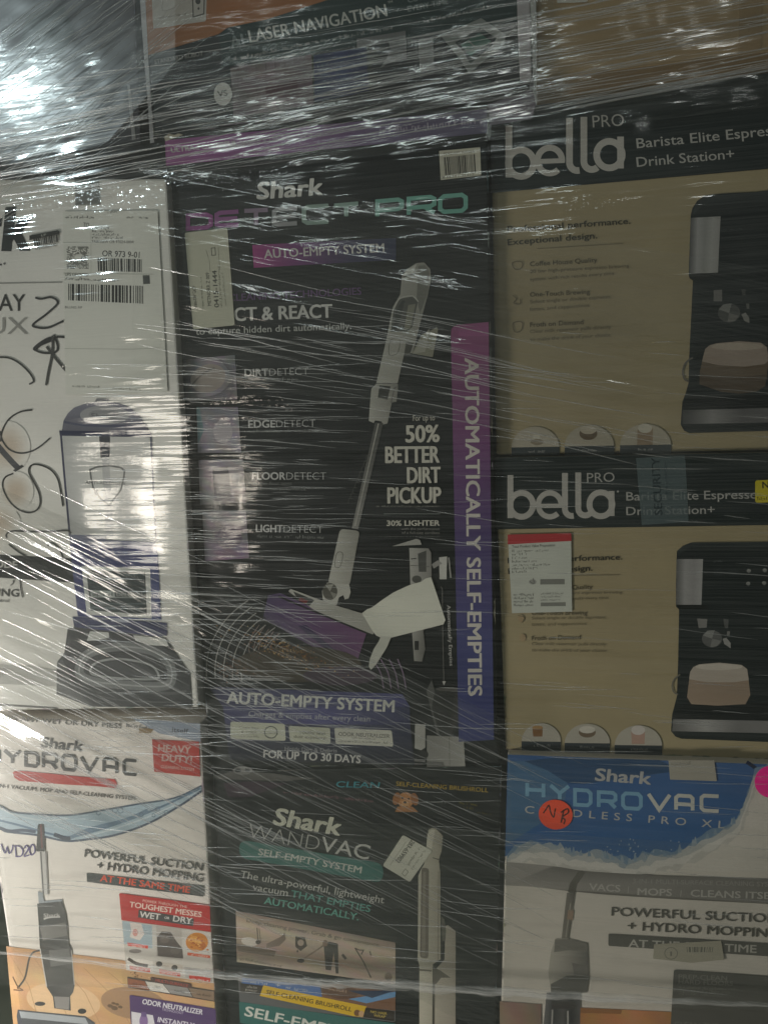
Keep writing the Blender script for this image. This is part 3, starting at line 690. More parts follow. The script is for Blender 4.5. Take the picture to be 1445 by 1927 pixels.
a.poly([(1342, 546), (1358, 545), (1358, 567), (1342, 567)], (118, 116, 112)); a.poly([(1394, 544), (1402, 544), (1402, 556), (1396, 556)], (80, 80, 78)); a.poly([(1403, 571), (1409, 571), (1409, 581), (1404, 581)], (104, 104, 100))
a.ell(1371, 589, 21, 18, (84, 84, 82)); a.poly([(1371, 589), (1352, 582), (1360, 573), (1376, 571)], (132, 132, 128)); a.poly([(1371, 589), (1390, 594), (1382, 604), (1368, 606)], (120, 118, 114)); a.poly([(1394, 592), (1402, 588), (1409, 598), (1409, 608), (1400, 604)], (140, 138, 134))
a.stroke([(1303, 673), (1290, 682), (1284, 698), (1287, 713), (1296, 718)], 3, (108, 104, 96), sm=5)
a.grad([(1283, 772), (1510, 766), (1510, 794), (1284, 798)], [(70, 70, 70), (146, 144, 142), (104, 102, 102), (110, 108, 108), (104, 104, 104)], n=12); a.poly([(1284, 799), (1510, 794), (1510, 809), (1296, 815)], (44, 48, 48))
a.poly([(1283, 757), (1300, 742), (1510, 740), (1510, 766), (1283, 771)], (22, 26, 27)); a.stroke([(1300, 744), (1510, 741)], 1.5, (58, 62, 62))
a.poly([(1326, 657), (1334, 650), (1347, 646), (1390, 642), (1431, 645), (1442, 653), (1446, 677), (1439, 726), (1423, 737), (1390, 741), (1355, 737), (1315, 723), (1316, 700)], (112, 96, 78))
a.poly([(1316, 700), (1330, 706), (1390, 710), (1443, 704), (1439, 726), (1423, 737), (1390, 741), (1355, 737), (1315, 723)], (96, 82, 68))
a.poly([(1326, 657), (1334, 650), (1347, 646), (1390, 642), (1431, 645), (1442, 653), (1446, 677), (1438, 685), (1400, 690), (1350, 687), (1320, 680)], (168, 152, 138)); a.ell(1386, 652, 50, 7, (186, 172, 156))
a.small_print((1356, 434), (1396, 432), 4, (70, 76, 76)); a.done()

B, hd = coffee_box('beige coffee machine box with a red topped paper sticker, lower of two',
    [(931, 861), (1510, 850), (1510, 1432), (951, 1411)], 0.016, [(931, 861), (1510, 850), (1510, 987), (933, 996)], False)
a = Art(B, 'claim_lettering')
a.text('Professional performance.', (955, 1060), (1170, 1053), 11, (50, 46, 34), 0.015); a.text('Exceptional design.', (956, 1080), (1114, 1074), 11, (50, 46, 34), 0.015); a.stroke([(1076, 1083), (1166, 1082)], .9, MD)
for t, p, q, l in (('Coffee House Quality', (1000, 1112), (1114, 1108), [((1000, 1119), (1170, 1117)), ((1000, 1131), (1144, 1127))]), ('One-Touch Brewing', (1000, 1157.5), (1104, 1157), [((1000, 1166), (1140, 1164)), ((1000, 1178), (1103, 1176))]), ('Froth on Demand', (1000, 1205), (1092, 1203), [((1000, 1214), (1140, 1215)), ((1000, 1226), (1140, 1227))])):
    a.text(t, p, q, 8.5, (84, 76, 56), 0.012)
    for (u, v), w in zip(l, TXT[t]): a.text(w, (1000, u[1]), v, 5.6, MD, 0.004)
a.ell(980, 1164, 6, 7, (168, 146, 112)); a.stroke([(974, 1158), (986, 1162), (982, 1172)], 1.2, MD, sm=3); a.ell(983, 1200, 6, 7, (168, 146, 112)); a.done()
for k, (x0, x1, yt, yb) in enumerate(((981, 1055, 1361, 1396), (1062, 1147, 1362, 1399), (1156, 1245, 1365, 1403))):
    a = Art(B, 'drink_picture'); c = (x0+x1)/2
    a.ell(c, yb, (x1-x0)/2, yb-yt, (178, 172, 158), a0=180, a1=360)
    if k == 0: a.poly([(1001, 1369), (1021, 1369), (1020, 1386), (1003, 1386)], (130, 92, 54)); a.ell(1011, 1369, 10, 3.5, (170, 132, 84))
    if k == 1: a.ell(c, 1378, 16, 10, (116, 98, 78)); a.ell(c, 1373, 15, 7, (206, 200, 186))
    if k == 2: a.poly([(1187, 1376), (1213, 1377), (1212, 1400), (1188, 1400)], (178, 146, 130)); a.ell(1200, 1374, 13, 9, (206, 198, 190))
    a.poly([(x0, yb-1), (x1, yb), (x1, yb+18), (x0, yb+17)], (44, 52, 58)); a.small_print((c-14, yb+9), (c+16, yb+9), 5, (140, 140, 138)); a.done()
a = Art(B, 'espresso_machine_picture')
a.poly([(1510, 1019), (1300, 1021), (1284, 1027), (1273, 1037), (1271, 1100), (1271.5, 1142), (1277, 1147), (1275, 1250), (1273, 1310), (1264, 1344), (1262, 1376), (1270, 1386), (1281, 1390), (1510, 1399)], BK)
a.poly([(1300, 1021), (1510, 1019), (1510, 1028), (1298, 1030), (1276, 1042), (1273, 1037), (1284, 1027)], (50, 56, 56)); a.poly([(1271, 1138), (1330, 1139), (1330, 1146), (1277, 1147)], (18, 22, 22))
a.grad([(1272, 1052), (1322, 1052), (1319, 1138), (1271, 1138)], [(96, 96, 94), (162, 160, 158), (150, 148, 146), (168, 166, 164)], n=12)
for x, y in ((1408, 1074), (1438, 1073), (1407, 1098), (1437, 1097), (1468, 1073), (1467, 1097)):
    a.ell(x, y, 4, 3.4, (150, 150, 144)); a.poly([(x-3.4, y), (x+3.4, y), (x, y+5)], (132, 132, 128))
a.small_print((1342, 1058), (1360, 1058), 4, (84, 90, 90)); a.ell(1350, 1076, 9, 8, (40, 47, 48)); a.ell(1378, 1076, 9, 8, (40, 47, 48))
a.poly([(1311, 1164), (1330, 1165), (1329, 1181), (1314, 1182)], (130, 128, 124)); a.poly([(1360, 1164), (1370, 1166), (1369, 1182), (1363, 1182)], (92, 92, 90)); a.poly([(1367, 1188), (1373, 1188), (1372, 1196), (1367, 1196)], (124, 122, 118))
a.ell(1339, 1202, 19, 16, (96, 96, 94)); a.poly([(1339, 1202), (1322, 1196), (1330, 1187), (1344, 1186)], (136, 136, 132)); a.poly([(1339, 1202), (1356, 1206), (1348, 1216), (1336, 1218)], (126, 126, 122)); a.poly([(1359, 1202), (1366, 1200), (1374, 1210), (1374, 1220), (1362, 1212)], (152, 150, 146))
a.stroke([(1279, 1269), (1268, 1278), (1264, 1290), (1267, 1302), (1275, 1307)], 2.6, (120, 116, 104), sm=5)
a.poly([(1264, 1344), (1290, 1318), (1510, 1326), (1510, 1357), (1266, 1352)], (26, 30, 31)); a.grad([(1266, 1353), (1510, 1358), (1510, 1381), (1264, 1376)], [(110, 108, 106), (168, 166, 162), (124, 122, 120), (132, 130, 128), (126, 126, 124)], n=12)
a.poly([(1298, 1264), (1304, 1255), (1315, 1250), (1352, 1247), (1394, 1251), (1405, 1259), (1411, 1308), (1402, 1325), (1350, 1328), (1300, 1325), (1292, 1312)], (160, 140, 120)); a.poly([(1298, 1264), (1304, 1255), (1315, 1250), (1352, 1247), (1394, 1251), (1405, 1259), (1408, 1280), (1380, 1284), (1330, 1284), (1296, 1278)], (186, 174, 160)); a.ell(1352, 1255, 44, 6, (204, 194, 180))
a.done()
a = Art(B, 'paper_sticker', PAPER)
a.poly([(955, 1006), (1074, 1003), (1076, 1151), (963, 1154)], (196, 198, 186)); st = a.done(label='white paper sticker with a red top edge and grey blanked lines')
a = Art(B, 'red_header', PAPER); a.poly([(955, 1006), (1074, 1003), (1075, 1018), (955, 1024.5)], (176, 42, 46)); a.done(st)
a = Art(B, 'lettering', PAPER)
a.text('Total Product Value Proposition', (963, 1031), (1044, 1028), 5.2, (86, 86, 80), 0.02)
for k, x in enumerate((1033, 990, 992, 1008, 1034, 1012, 990)):
    a.small_print((963, 1039+k*6.6), (x, 1037.5+k*6.6), 4.6, (120, 120, 112))
a.poly([(1016, 1090), (1062, 1089.5), (1062, 1099.5), (1016, 1100)], (124, 124, 116)); a.poly([(1017, 1134), (1064, 1133), (1064, 1140.5), (1017, 1141)], (124, 124, 116))
a.ell(1002, 1095, 7, 5, (156, 156, 148)); a.stroke([(996, 1094), (1004, 1098), (1003, 1088)], 1.2, (96, 96, 90), sm=3)
for k in range(4): a.small_print((966, 1121+k*6.5), (1003, 1120.5+k*6.5), 4.4, (126, 126, 118)); 
for k in range(3): a.small_print((1017, 1119+k*6), (1060-k*4, 1118+k*6), 4, (136, 136, 128))
a.done(st)
a = Art(B, 'security_tape', TAPE)
a.poly([(1196, 862), (1288.5, 857), (1295, 982), (1207, 988)], (108, 124, 126)); tp = a.done(label='greyish see-through security tape strip')
a = Art(B, 'lettering'); a.text('SECURITY', (1246, 969), (1240, 861), 16, (40, 54, 58), 0.02); a.small_print((1256, 930), (1253, 872), 6, (60, 74, 78)); a.done(tp)
a = Art(B, 'yellow_sticker', PAPER)
a.rrect([(1420, 904), (1510, 901), (1510, 944), (1420, 946)], 5, (206, 190, 38)); ys = a.done(label='yellow sticker')
a = Art(B, 'lettering', PAPER); a.text('N', (1434, 919), (1446, 918.5), 13, (58, 54, 20), 0.03); a.small_print((1424, 941), (1500, 940), 6, (110, 100, 30)); a.done(ys)

# ---- blue topped box, lower right
B = make_box('hard_floor_vacuum_box', 'blue and white vacuum box with an orange marker dot, below the coffee machine boxes', 'box',
    [(955, 1419), (1510, 1440), (1510, 1960), (941, 1960)], 0.004, (206, 198, 186), to_floor=True)
a = Art(B, 'blue_panel')
wave = [(950, 1612), (983, 1594), (1019, 1592), (1048, 1598), (1076, 1607), (1115, 1610), (1151, 1616), (1179, 1623), (1215, 1614), (1251, 1610), (1286, 1600), (1340, 1571), (1383, 1546), (1397, 1518), (1411, 1482), (1424, 1452), (1462, 1440), (1510, 1440)]
a.poly([(955, 1420)]+[(1510, 1441)]+[(p[0], p[1]) for p in reversed(wave)], lambda x, y: (56+(1620-y)*.04, 98, 146))
a.poly([(956, 1432), (985, 1432), (1030, 1450), (1068, 1474), (1060, 1520), (1000, 1560), (952, 1590)], (76, 110, 142))
a.poly([(985, 1432), (1040, 1426), (1240, 1430), (1280, 1450), (1100, 1475), (1068, 1474), (1030, 1450)], (52, 80, 114)); a.stroke([(1404, 1434), (1422, 1446), (1432, 1452)], 7, (30, 40, 66))
bp_ = a.done()
a = Art(B, 'splash_picture')
W0 = smooth([(953, 1612)]+wave[1:], 5)
def shore(dy, jit, seed):
    r = random.Random(seed); out = []; v = 0
    for x, y in W0:
        v = v*.55+r.gauss(0, jit); out.append((x+r.gauss(0, jit*.3), y+dy+v))
    return out
low = [(1510, 1640), (1300, 1640), (1150, 1650), (1000, 1630), (953, 1626)]
a.poly(shore(-7, 3.0, 1)+low, (110, 134, 156)); a.poly(shore(-2, 3.2, 2)+low, (146, 156, 162)); a.poly(shore(3, 3.4, 3)+low, (178, 178, 174)); a.poly(shore(11, 2.4, 4)+low, (206, 201, 192)); a.poly(shore(24, 3, 5)+low, (190, 185, 176)); a.poly(shore(34, 4, 6)+low, (206, 199, 188))
for k in range(26):
    i = rnd.choice((3, 4, 5, 6, 7, 8, 9, 10, 11)); t = rnd.random(); x = wave[i][0]*(1-t)+wave[i+1][0]*t; y = wave[i][1]*(1-t)+wave[i+1][1]*t
    p = smooth([(x-3, y+2), (x-1.5, y-rnd.uniform(4, 12)), (x+1, y-rnd.uniform(5, 15)), (x+3, y-rnd.uniform(1, 5)), (x+4, y+2)], 4)
    a.box['n'] -= .8; a.poly(p, rnd.choice(((120, 142, 160), (146, 158, 166), (132, 150, 164))))
for k in range(30):
    x = rnd.uniform(1040, 1300); a.box['n'] -= .8; a.ell(x, 1606-abs(rnd.gauss(0, 14)), rnd.uniform(.8, 2), rnd.uniform(.8, 2), (150, 164, 174), n=8)
a.done()
a = Art(B, 'logo'); a.text('Shark', (1119, 1468.5), (1223, 1476), 24, (176, 174, 170), 0.035, shear=.05); a.done(bp_)
a = Art(B, 'model_lettering')
hp = lambda x0, x1, y0, y1: (930+x0/2.806, 930+x1/2.806, 1400+y0/2.806, 1400+y1/2.806, 1400+y0/2.806+1.8, 1400+y1/2.806+1.8)
square_letters(a, 'HYDROVAC', [hp(163, 268, 195, 286), hp(286, 402, 208, 300), hp(415, 517, 232, 330), hp(540, 648, 244, 342), hp(668, 782, 250, 348), hp(803, 935, 254, 355), hp(948, 1055, 262, 356), hp(1082, 1192, 262, 360)], 7,
   [(122, 164, 188)]*5+[(196, 194, 184)]*3)
a.text('CORDLESS PRO XL', (987, 1530), (1362, 1559), 14.5, (178, 176, 172), 0.012, space=1.75); a.done(bp_)
a = Art(B, 'grey_ribbon')
rt = smooth([(952, 1622), (1001, 1626), (1055, 1632), (1101, 1639), (1215, 1646), (1330, 1650), (1510, 1656)], 5); rb = smooth([(951, 1666), (1001, 1669), (1055, 1675), (1144, 1684), (1286, 1693), (1445, 1701), (1510, 1704)], 5)
a.poly(rt+rb[::-1], lambda x, y: (112, 108, 102) if x > 1040 else (150, 145, 138)); gr = a.done()
a = Art(B, 'lettering'); C = (176, 172, 164)
a.text('3-IN-1 MULTI-SURFACE CLEANING SYSTEM', (1190, 1662), (1472, 1669), 9, (150, 146, 140), 0.01); a.text('VACS', (1108, 1675), (1166, 1678.5), 13.5, C, 0.025); a.text('MOPS', (1199, 1684), (1263, 1686), 13.5, C, 0.025); a.text('CLEANS ITSELF', (1299, 1687), (1473, 1693), 13.5, C, 0.025)
a.stroke([(1182, 1668), (1181, 1680)], 1, C); a.stroke([(1281, 1675), (1280, 1687)], 1, C); a.done(gr)
a = Art(B, 'claim_lettering')
a.text('POWERFUL SUCTION', (1150, 1723), (1464, 1737), 17, (86, 82, 74), 0.022); a.text('+ HYDRO MOPPING', (1180, 1750), (1466, 1765), 17, (86, 82, 74), 0.022); a.done()
a = Art(B, 'banner'); a.rrect([(1144, 1757), (1510, 1779), (1510, 1804), (1144, 1780)], 3, (92, 90, 84)); bn = a.done()
a = Art(B, 'lettering'); a.text('AT THE SAME TIME', (1182, 1782), (1422, 1793), 15, (180, 176, 166), 0.022); a.done(bn)
a = Art(B, 'floor_picture'); a.grad([(1085, 1896), (1300, 1906), (1300, 1990), (1085, 1990)], [(178, 122, 78), (196, 140, 92), (160, 110, 70)], n=8, m=4, jit=8); a.poly([(1085, 1896), (1170, 1900), (1168, 1908), (1085, 1906)], (150, 104, 66)); a.grad([(940, 1884), (1018, 1890), (1018, 1990), (940, 1990)], [(150, 128, 112), (136, 116, 102)], n=4, m=3, jit=6); a.done()
a = Art(B, 'vacuum_picture')
a.poly([(1087, 1640), (1095, 1638), (1101, 1642), (1086, 1664), (1081, 1683), (1068, 1678), (1072, 1662)], (96, 92, 84)); a.poly([(1066, 1680), (1081, 1682), (1069, 1768), (1056, 1766)], body((130, 124, 114), (94, 90, 82), 1056, 1082)); a.stroke([(1073, 1700), (1064, 1764)], 2, (160, 154, 142)); a.poly([(1068, 1712), (1079, 1713), (1077, 1732), (1066, 1730)], (150, 128, 110))
a.poly([(1044, 1766), (1070, 1766), (1105, 1775), (1108, 1840), (1102, 1866), (1090, 1870), (1036, 1868), (1031, 1830), (1036, 1792)], body((176, 170, 158), (100, 97, 92), 1050, 1106)); a.poly([(1036, 1852), (1066, 1836), (1108, 1836), (1104, 1868), (1036, 1870)], (98, 96, 90)); a.poly([(1044, 1768), (1070, 1767), (1104, 1776), (1105, 1792), (1070, 1788), (1042, 1792)], (118, 114, 106)); a.poly([(1076, 1812), (1104, 1818), (1106, 1832), (1080, 1836)], (112, 108, 102))
a.grad([(1028, 1868), (1092, 1870), (1090, 1990), (1016, 1990)], [(112, 110, 108), (66, 66, 66), (92, 90, 88), (60, 60, 60), (96, 94, 92)], n=12); a.stroke([(1039, 1900), (1036, 1990)], 3, (160, 156, 150)); a.stroke([(1068, 1902), (1068, 1990)], 3, (166, 162, 156)); a.poly([(1037, 1884), (1082, 1886), (1082, 1898), (1037, 1898)], (70, 66, 64)); a.done()
a = Art(B, 'dark_panel'); a.rrect([(1267, 1824.5), (1510, 1841), (1510, 1990), (1258, 1990)], 5, (92, 90, 84)); dp_ = a.done()
a = Art(B, 'lettering'); a.text('PREP-CLEAN', (1276, 1842), (1367, 1845), 9, (128, 126, 118), 0.012); a.text('HARD FLOORS', (1276, 1851.5), (1378, 1855), 9, (128, 126, 118), 0.012)
for k in range(3): a.small_print((1276, 1860+k*6), (1384-k*10, 1864+k*6), 5, (118, 116, 108))
a.text('CLEAN THE', (1268, 1931), (1350, 1934), 9, (120, 118, 110), .01); a.done(dp_)
a = Art(B, 'marker_dot', PAPER); a.ell(1045, 1533, 32, 28, (238, 84, 52), n=40, rot=8); md = a.done(label='orange round sticker with marker letters')
a = Art(B, 'lettering', PAPER); q = lambda P: [(930+x/2.806, 1400+y/2.806) for x, y in P]
a.stroke(q([(258, 366), (272, 345), (288, 324), (296, 360), (312, 386), (318, 360), (322, 340)]), 2.6, (70, 36, 26), sm=4); a.stroke(q([(352, 416), (358, 385), (366, 348)]), 3, (70, 36, 26), sm=4); a.stroke(q([(350, 362), (384, 342), (390, 362), (358, 386), (372, 400), (366, 424)]), 2.8, (70, 36, 26), sm=4); a.done(md)
a = Art(B, 'blank_label', PAPER); a.poly([(1257, 1430), (1343, 1431), (1348, 1470), (1260, 1467)], (166, 160, 146)); a.small_print((1262, 1438), (1296, 1438), 5, (138, 134, 122)); a.stroke([(1298, 1431), (1298, 1438), (1262, 1439)], 1, (130, 126, 114)); a.done()
a = Art(B, 'pink_dot', PAPER); a.ell(1449, 1471, 30, 30, (255, 20, 150), n=40); a.done(label='hot pink round sticker')
a = Art(B, 'barcode_sticker', PAPER); a.poly([(1230, 1777), (1356, 1770), (1362, 1806), (1300, 1812), (1228, 1804)], (166, 160, 142)); a.bars([(1291, 1782), (1344, 1782), (1342, 1792), (1292, 1792)], 40, (104, 102, 92)); a.stroke([(1262+12*math.cos(t/3), 1794+11*math.sin(t/3)) for t in range(20)], 1.4, (120, 116, 104)); a.text('1', (1260.5, 1799), (1263.5, 1799), 9, (110, 106, 96)); a.done()

# ---- black box of the hand vacuum, bottom centre
B = make_box('hand_vacuum_box', 'black hand vacuum box with teal lettering and a tilted price sticker', 'box',
    [(400, 1451), (944, 1441), (932, 1960), (428, 1960)], 0.008, BLACK, to_floor=True)
a = Art(B, 'head_picture')
a.poly([(404, 1462), (440, 1450), (520, 1456), (560, 1462), (600, 1464), (540, 1470), (470, 1468), (412, 1466)], (92, 90, 86)); a.ell(457, 1450, 18, 8, (128, 126, 122)); a.ell(448, 1450, 6, 4, (40, 40, 40)); a.ell(466, 1449, 5, 4, (60, 60, 60)); a.poly([(420, 1474), (480, 1470), (540, 1474), (470, 1500), (430, 1500)], (62, 46, 58)); a.done()
a = Art(B, 'brush_lettering')
a.text('DUO', (590, 1481), (630, 1481), 10, (40, 44, 44), 0.03, shear=.15); a.text('CLEAN', (632, 1481), (713, 1483), 11.5, (64, 138, 148), 0.03, shear=.15); a.small_print((553, 1484), (712, 1498), 5, (90, 92, 88)); a.small_print((533, 1493), (702, 1510), 5, (122, 84, 92)); a.done()
a = Art(B, 'brush_lettering')
a.text('SELF-CLEANING BRUSHROLL', (745, 1478.5), (918, 1491), 8.5, (176, 146, 48), 0.02); a.small_print((802, 1509), (838, 1513), 5, (90, 92, 88)); a.small_print((864, 1513), (896, 1516), 5, (120, 110, 48)); a.small_print((872, 1521), (890, 1523), 5, (120, 110, 48)); a.small_print((895, 1530), (925, 1534), 4, (90, 84, 40)); a.done()
a = Art(B, 'dog_picture')
a.poly([(743, 1528), (748, 1518), (776, 1518), (787, 1528)], (172, 118, 70)); a.ell(763, 1506, 15, 15, (190, 134, 82)); a.ell(746, 1503, 7, 12, (158, 104, 60), rot=14); a.ell(780, 1504, 7, 12, (150, 98, 56), rot=-14); a.ell(762, 1513, 7, 7, (206, 158, 108)); a.ell(762, 1510, 3, 2.2, (54, 36, 26)); a.ell(757, 1502, 1.8, 1.8, (40, 28, 22)); a.ell(769, 1503, 1.8, 1.8, (40, 28, 22)); a.stroke([(757, 1517), (762, 1519), (767, 1517)], 1.2, (90, 60, 40), sm=3); a.done()
a = Art(B, 'logo'); a.text('Shark', (514, 1551), (638, 1572), 33, (222, 220, 200), 0.04, shear=.1); a.done()
a = Art(B, 'model_lettering'); a.text('WAND', (466, 1577), (599, 1601), 29, (190, 188, 180), -0.02); a.text('VAC', (602, 1601), (693, 1618), 29, (206, 204, 196), 0.006); a.done()
a = Art(B, 'pill_banner'); a.rrect([(451, 1580), (722, 1625), (720, 1662), (450, 1614)], 17, (62, 116, 108)); pb = a.done()
a = Art(B, 'lettering'); a.text('SELF-EMPTY SYSTEM', (486, 1608.5), (679, 1643.5), 13, (204, 204, 194), 0.03); a.done(pb)
a = Art(B, 'claim_lettering')
a.text('The ultra-powerful, lightweight', (452, 1651), (722, 1700), 14, (196, 194, 186), 0.008); a.text('vacuum', (475, 1674.5), (541, 1686.5), 13.5, (200, 198, 190), 0.008); a.text('THAT EMPTIES', (547, 1687.5), (696, 1716.5), 13.5, (96, 160, 148), 0.022); a.text('AUTOMATICALLY.', (497, 1700.5), (674, 1732), 13.5, (104, 168, 152), 0.024); a.done()
a = Art(B, 'room_picture')
a.grad([(444, 1714), (744, 1774), (744, 1852), (446, 1810)], [(150, 132, 118), (196, 178, 160), (172, 152, 134), (140, 122, 106), (190, 172, 154)], n=12, axis='v', m=12, jit=6)
a.text('Deep cleaning power. Grab & go convenience.', (464, 1735), (715, 1782), 7.5, (84, 74, 64), 0.008)
a.poly([(446, 1776), (520, 1790), (516, 1800), (448, 1790)], (104, 92, 80)); a.ell(470, 1772, 16, 8, (206, 196, 184), rot=10); a.stroke([(484, 1746), (486, 1774)], 2, (96, 88, 80)); a.stroke([(488, 1747), (491, 1774)], 1.2, (96, 88, 80)); a.ell(486, 1773, 5, 4, (80, 74, 66))
a.poly([(502, 1776), (530, 1762), (536, 1754), (538, 1768), (526, 1780), (502, 1784)], (124, 110, 98)); a.poly([(556, 1762), (574, 1764), (578, 1780), (566, 1790), (556, 1782)], (74, 66, 58)); a.ell(566, 1774, 6, 6, (170, 154, 138)); a.poly([(560, 1786), (562, 1792), (558, 1792)], (60, 54, 48))
a.stroke([(566, 1808), (584, 1796), (602, 1784), (612, 1776)], 3, (124, 108, 92), sm=3); a.ell(566, 1808, 7, 4, (52, 48, 44)); a.poly([(609, 1776), (620, 1772), (636, 1776), (637, 1832), (632, 1832), (628, 1792), (623, 1826), (613, 1825)], (62, 58, 54)); a.ell(612, 1775, 5, 6, (130, 108, 92)); a.stroke([(644, 1796), (651, 1805)], 5, (66, 60, 54))
a.stroke([(668, 1784), (684, 1810), (698, 1840)], 2.4, (74, 66, 58)); a.stroke([(668, 1784), (676, 1788), (684, 1788), (680, 1796)], 2, (74, 66, 58)); a.stroke([(696, 1790), (698, 1798)], 2.5, (90, 80, 70)); a.ell(731, 1838, 7, 8, (112, 98, 82))
a.small_print((450, 1806), (532, 1820), 4.5, (110, 98, 86)); a.done()
a = Art(B, 'brush_panel')
a.rrect([(448, 1838), (744, 1858), (744, 1924), (451, 1886)], 5, (96, 96, 96))
a.poly([(455, 1840), (602, 1856), (606, 1876), (456, 1858)], (86, 116, 168)); a.poly([(606, 1852), (744, 1866), (744, 1902), (686, 1896), (606, 1880)], (122, 88, 66)); a.ell(640, 1866, 34, 14, (98, 70, 54), rot=8); a.poly([(655, 1880), (744, 1866), (744, 1876), (690, 1888)], (104, 148, 190)); a.poly([(655, 1864), (744, 1864), (700, 1878)], (40, 56, 84))
a.small_print((468, 1850), (506, 1854), 7, (170, 178, 190)); a.text('+', (519, 1857), (527, 1858), 8, (190, 196, 200), .02); a.small_print((538, 1860), (578, 1866), 6, (170, 178, 190)); a.text('CONTACT', (545, 1850), (576, 1855), 5, (190, 186, 180), .01); a.small_print((617, 1862), (650, 1868), 5, (176, 150, 130))
a.poly([(452, 1850), (496, 1855), (490, 1872), (453, 1868)], (60, 52, 46)); a.small_print((464, 1858), (484, 1861), 4.5, (170, 166, 156)); a.small_print((462, 1864), (484, 1867), 4.5, (170, 166, 156))
a.poly([(496, 1854), (690, 1894), (683, 1914), (664, 1912), (489, 1874)], (216, 176, 42)); a.text('SELF-CLEANING BRUSHROLL', (501, 1870.5), (661, 1903.5), 8.5, (66, 54, 24), 0.02); a.ell(672, 1906, 6, 6, (120, 84, 50)); a.ell(680, 1908, 5, 6, (200, 160, 120))
a.poly([(688, 1896), (742, 1903), (742, 1922), (683, 1914)], (50, 42, 36)); a.text('NO HAIR', (697, 1906), (728, 1910), 5, (190, 166, 70), .015); a.text('WRAP', (703, 1913), (725, 1916), 5, (190, 166, 70), .015); a.done()
a = Art(B, 'teal_banner'); a.poly([(450, 1885), (744, 1926), (744, 1975), (452, 1925)], (52, 104, 98)); tb_ = a.done()
a = Art(B, 'lettering'); a.text('SELF-EMPTY', (460, 1911), (660, 1954), 19, (206, 206, 196), 0.03); a.done(tb_)
a = Art(B, 'vacuum_picture')
CW = (196, 190, 172)
a.poly([(838, 1742), (843, 1741), (857, 1752), (857, 1990), (815, 1990), (815, 1830), (825, 1818), (836, 1806)], body((178, 170, 154), (156, 148, 134), 820, 857)); a.poly([(830, 1724), (836, 1730), (839, 1750), (838, 1770), (832, 1772)], (98, 96, 86)); a.poly([(815, 1820), (828, 1826), (848, 1840), (830, 1840), (820, 1852), (815, 1850)], (92, 86, 76)); a.stroke([(817, 1830), (816, 1990)], 3, (84, 78, 68))
a.poly([(806, 1562), (812, 1558), (820, 1559), (833, 1573), (831, 1600), (826, 1616), (826, 1624), (828, 1640), (829, 1805), (814, 1815), (813, 1990), (789, 1990), (789, 1817), (786, 1807), (787, 1648), (792, 1636), (798, 1626), (800, 1612)], body(CW, (160, 154, 138), 792, 830)); a.poly([(804, 1570), (812, 1561), (818, 1562), (812, 1600), (801, 1604)], (206, 200, 182))
a.rrect([(793, 1632), (807, 1634), (806, 1804), (790, 1802)], 6, (112, 104, 92)); a.rrect([(796, 1640), (801, 1641), (800, 1800), (793, 1798)], 2, (140, 132, 118)); a.stroke([(788, 1825), (812, 1827)], 3, (96, 90, 78)); a.stroke([(814, 1614), (827, 1618)], 2, (100, 94, 82)); a.stroke([(825, 1640), (824, 1806)], 1.4, (120, 112, 98)); a.done()
a = Art(B, 'price_sticker', PAPER)
a.rrect([(758, 1571), (813, 1601), (771, 1660), (720, 1629)], 4, (208, 206, 190)); ps = a.done(label='pale price sticker stuck on at a slant')
a = Art(B, 'lettering', PAPER); a.text('283-659902', (774, 1580), (744, 1620), 9, (54, 52, 46), 0.02); a.small_print((790, 1592), (764, 1630), 5, (120, 118, 106)); a.small_print((798, 1600), (774, 1634), 4.5, (130, 128, 116)); a.stroke([(756, 1644), (763, 1635), (768, 1641), (762, 1649)], 1.2, (120, 118, 106), closed=True); a.stroke([(734, 1628), (764, 1584)], .8, (130, 128, 116)); a.done(ps)

# ---- white box of the wet and dry vacuum, bottom left
B = make_box('hard_floor_vacuum_box', 'white wet and dry vacuum box with red panels and a blue water splash', 'box',
    [(-45, 1352), (377, 1360), (411, 1960), (44, 1960)], 0.0, (232, 224, 216), to_floor=True)
e = lambda P: [(x/3.2286, 1330+y/3.2286) for x, y in P]
a = Art(B, 'top_lettering'); a.text('CLEANS ANY WET OR DRY MESS', (-28, 1352), (229, 1371), 9.5, (62, 62, 60), 0.02); a.small_print((238, 1368), (312, 1376), 7, (90, 92, 96)); a.text('itself.', (324, 1377), (356, 1381), 9.5, (50, 50, 50), 0.01)
a.poly([(250, 1352), (377, 1362), (378, 1396), (300, 1380)], (150, 160, 176)); a.text('itself.', (324, 1377), (356, 1381), 9.5, (50, 50, 50), 0.015); a.poly([(262, 1370), (290, 1372), (284, 1380), (262, 1379)], (150, 124, 84)); a.done()
a = Art(B, 'logo'); a.text('Shark', (77, 1406), (155, 1413.5), 20, (70, 70, 70), 0.035, shear=.08); a.done()
a = Art(B, 'model_lettering')
square_letters(a, 'HYDROVAC', [(-36, 2, 1408, 1436, 1408, 1438), (6, 42, 1409, 1438, 1410, 1440), (46, 75, 1413, 1443, 1415, 1446), (79, 110, 1415, 1447, 1417, 1450), (115, 146, 1418, 1450, 1420, 1453), (150, 187, 1421, 1453, 1423, 1455), (193, 223, 1424, 1455, 1426, 1458), (231, 260, 1427, 1459, 1429, 1461)], 6, [(66, 66, 66)]*8)
a.done()
a = Art(B, 'red_swoosh'); a.poly(e([(80, 400), (90, 392), (120, 388), (300, 405), (500, 425), (700, 440), (714, 470), (708, 495), (580, 482), (420, 474), (260, 462), (120, 450), (90, 432)]), (196, 44, 36)); a.text('PRO', (60, 1466), (80, 1467), 6, (150, 40, 34), .01); a.done()
